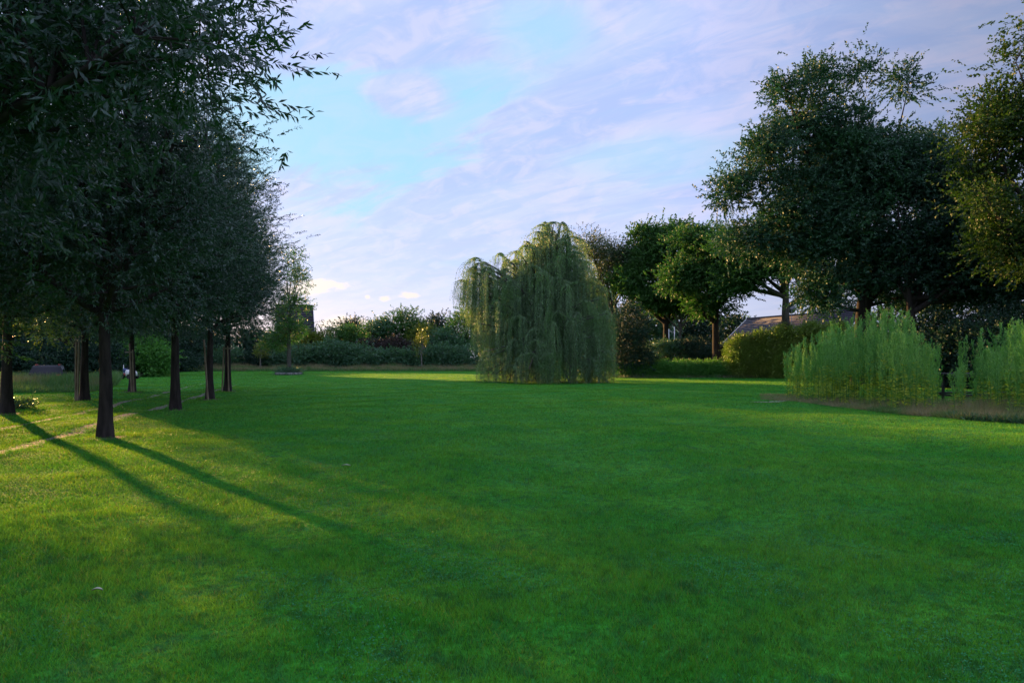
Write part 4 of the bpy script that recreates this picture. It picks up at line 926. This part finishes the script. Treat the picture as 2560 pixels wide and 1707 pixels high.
for x0, x1, x2, x3 in ((-1.68, -1.36, -.75, -.75), (-.65, -.65, .05, .05), (.15, .15, .58, 1.05)):
    q.add([(x0, -.885, 1.15), (x3, -.885, 1.15), (x2, -.76, 1.58), (x1, -.76, 1.58), (x0, -.86, 1.15), (x3, -.86, 1.15), (x2, -.74, 1.58), (x1, -.74, 1.58)], [[0, 1, 2, 3], [4, 7, 6, 5], [0, 4, 5, 1], [2, 6, 7, 3], [1, 5, 6, 2], [0, 3, 7, 4]])
link('side_window', q.mesh('side_window', False), glass, r)
for sy in (-.6, .6): q = QB(); q.box(-1.1, .2, sy - .03, sy + .03, 1.74, 1.8); q.box(-1.05, -.98, sy - .03, sy + .03, 1.70, 1.742); q.box(.08, .15, sy - .03, sy + .03, 1.70, 1.742); link('roof_rail', q.mesh('roof_rail', False), redm, r)
for sx in (-1.35, 1.4):
    for sy in (-.8, .8):
        q = QB(); q.tube([(sx, sy - .12, .33), (sx, sy - .10, .33), (sx, sy + .10, .33), (sx, sy + .12, .33)], [.27, .33, .33, .27], 18); wh = link('wheel', q.mesh('wheel'), tyre, r)
        q = QB(); q.tube([(sx, sy - .128, .33), (sx, sy + .128, .33)], .17, 12); link('rim', q.mesh('rim'), metal, wh)
q = QB(); q.box(2.14, 2.21, -.75, -.45, .72, .86); link('headlight', q.mesh('headlight', False), white, r)
q = QB(); q.box(-2.23, -2.14, -.8, -.55, .8, .98); link('tail_light', q.mesh('tail_light', False), redm, r)

# ride-on mower, half hidden behind a trunk
D = 58; r = empty('ride_on_mower', (X(323, D), D, 0), radians(-25)); tag(r, 'small red, white and blue ride-on machine half hidden behind a left row trunk', 'mower')
blue = solid_mat('blue_plastic', (.03, .05, .14), (.04, .06, .17), .4, 3, .5, bump=0)
q = QB(); prism(q, [(-.1, .25), (-.1, .62), (.0, .78), (.35, .74), (.62, .55), (.66, .25)], -.3, .3); link('bonnet', q.mesh('bonnet', False), white, r)
q = QB(); q.box(-.55, -.1, -.36, .36, .30, .48); link('fender', q.mesh('fender', False), redm, r)
q = QB(); q.box(-.45, -.12, -.2, .2, .48, .58); q.box(-.52, -.44, -.2, .2, .56, .9); link('seat', q.mesh('seat', False), blue, r)
q = QB(); q.tube([(.0, 0, .76), (-.12, 0, .95)], .02, 6); q.tube([(-.12 + .02 * cos(a) * 0, .16 * cos(a), .95 + .13 * sin(a)) for a in np.linspace(0, 2 * pi, 13)], .015, 6); link('steering_wheel', q.mesh('steering_wheel'), tyre, r)
for sx, rr in ((.45, .2), (-.38, .26)):
    for sy in (-.36, .36): q = QB(); q.tube([(sx, sy - .07, rr), (sx, sy + .07, rr)], rr, 14); link('wheel', q.mesh('wheel'), tyre, r)
D = 60; q = QB(); q.tube([(0, 0, 0), (0, 0, Z(912, D))], .025, 8); o = tag(link('marker_pole', q.mesh('marker_pole'), white), 'thin white pole standing behind the ride-on machine', 'pole'); o.location = (X(309, D), D, 0)

# ================================================================== fallen leaves and daisies on the lawn
pale = solid_mat('dead_leaf', (.30, .28, .20), (.42, .40, .32), .8, 9, .2, bump=0)
rg = np.random.default_rng(70)
def fallen(px, py, L, lab):
    D = DG(py); x = X(px, D); q = QB(); m = 7; t = np.linspace(0, 1, m); wd = L * .22 * np.sin(pi * np.clip(t, .04, .97)) ** .8; zz = .045 + .012 * np.sin(t * pi)
    up_ = np.stack([t * L - L / 2, wd, zz + .01], 1); lo = np.stack([t * L - L / 2, -wd, zz + .01], 1); md = np.stack([t * L - L / 2, wd * 0, zz], 1)
    k_ = np.arange(m - 1); q.add(np.concatenate([up_, md, lo]), np.concatenate([np.stack([k_, m + k_, m + k_ + 1, k_ + 1], 1), np.stack([m + k_, 2 * m + k_, 2 * m + k_ + 1, m + k_ + 1], 1)]))
    o = tag(link('fallen_leaf', q.mesh('fallen_leaf'), pale), lab, 'leaf'); o.location = (x, D, float(gz(x, D))); o.rotation_euler.z = rg.uniform(-.3, .3)
fallen(865, 1172, .13, 'pale dead leaf lying on the grass right of the long trunk shadows')
fallen(243, 1497, .07, 'brownish dead leaf lying on the grass in the dark lower left')
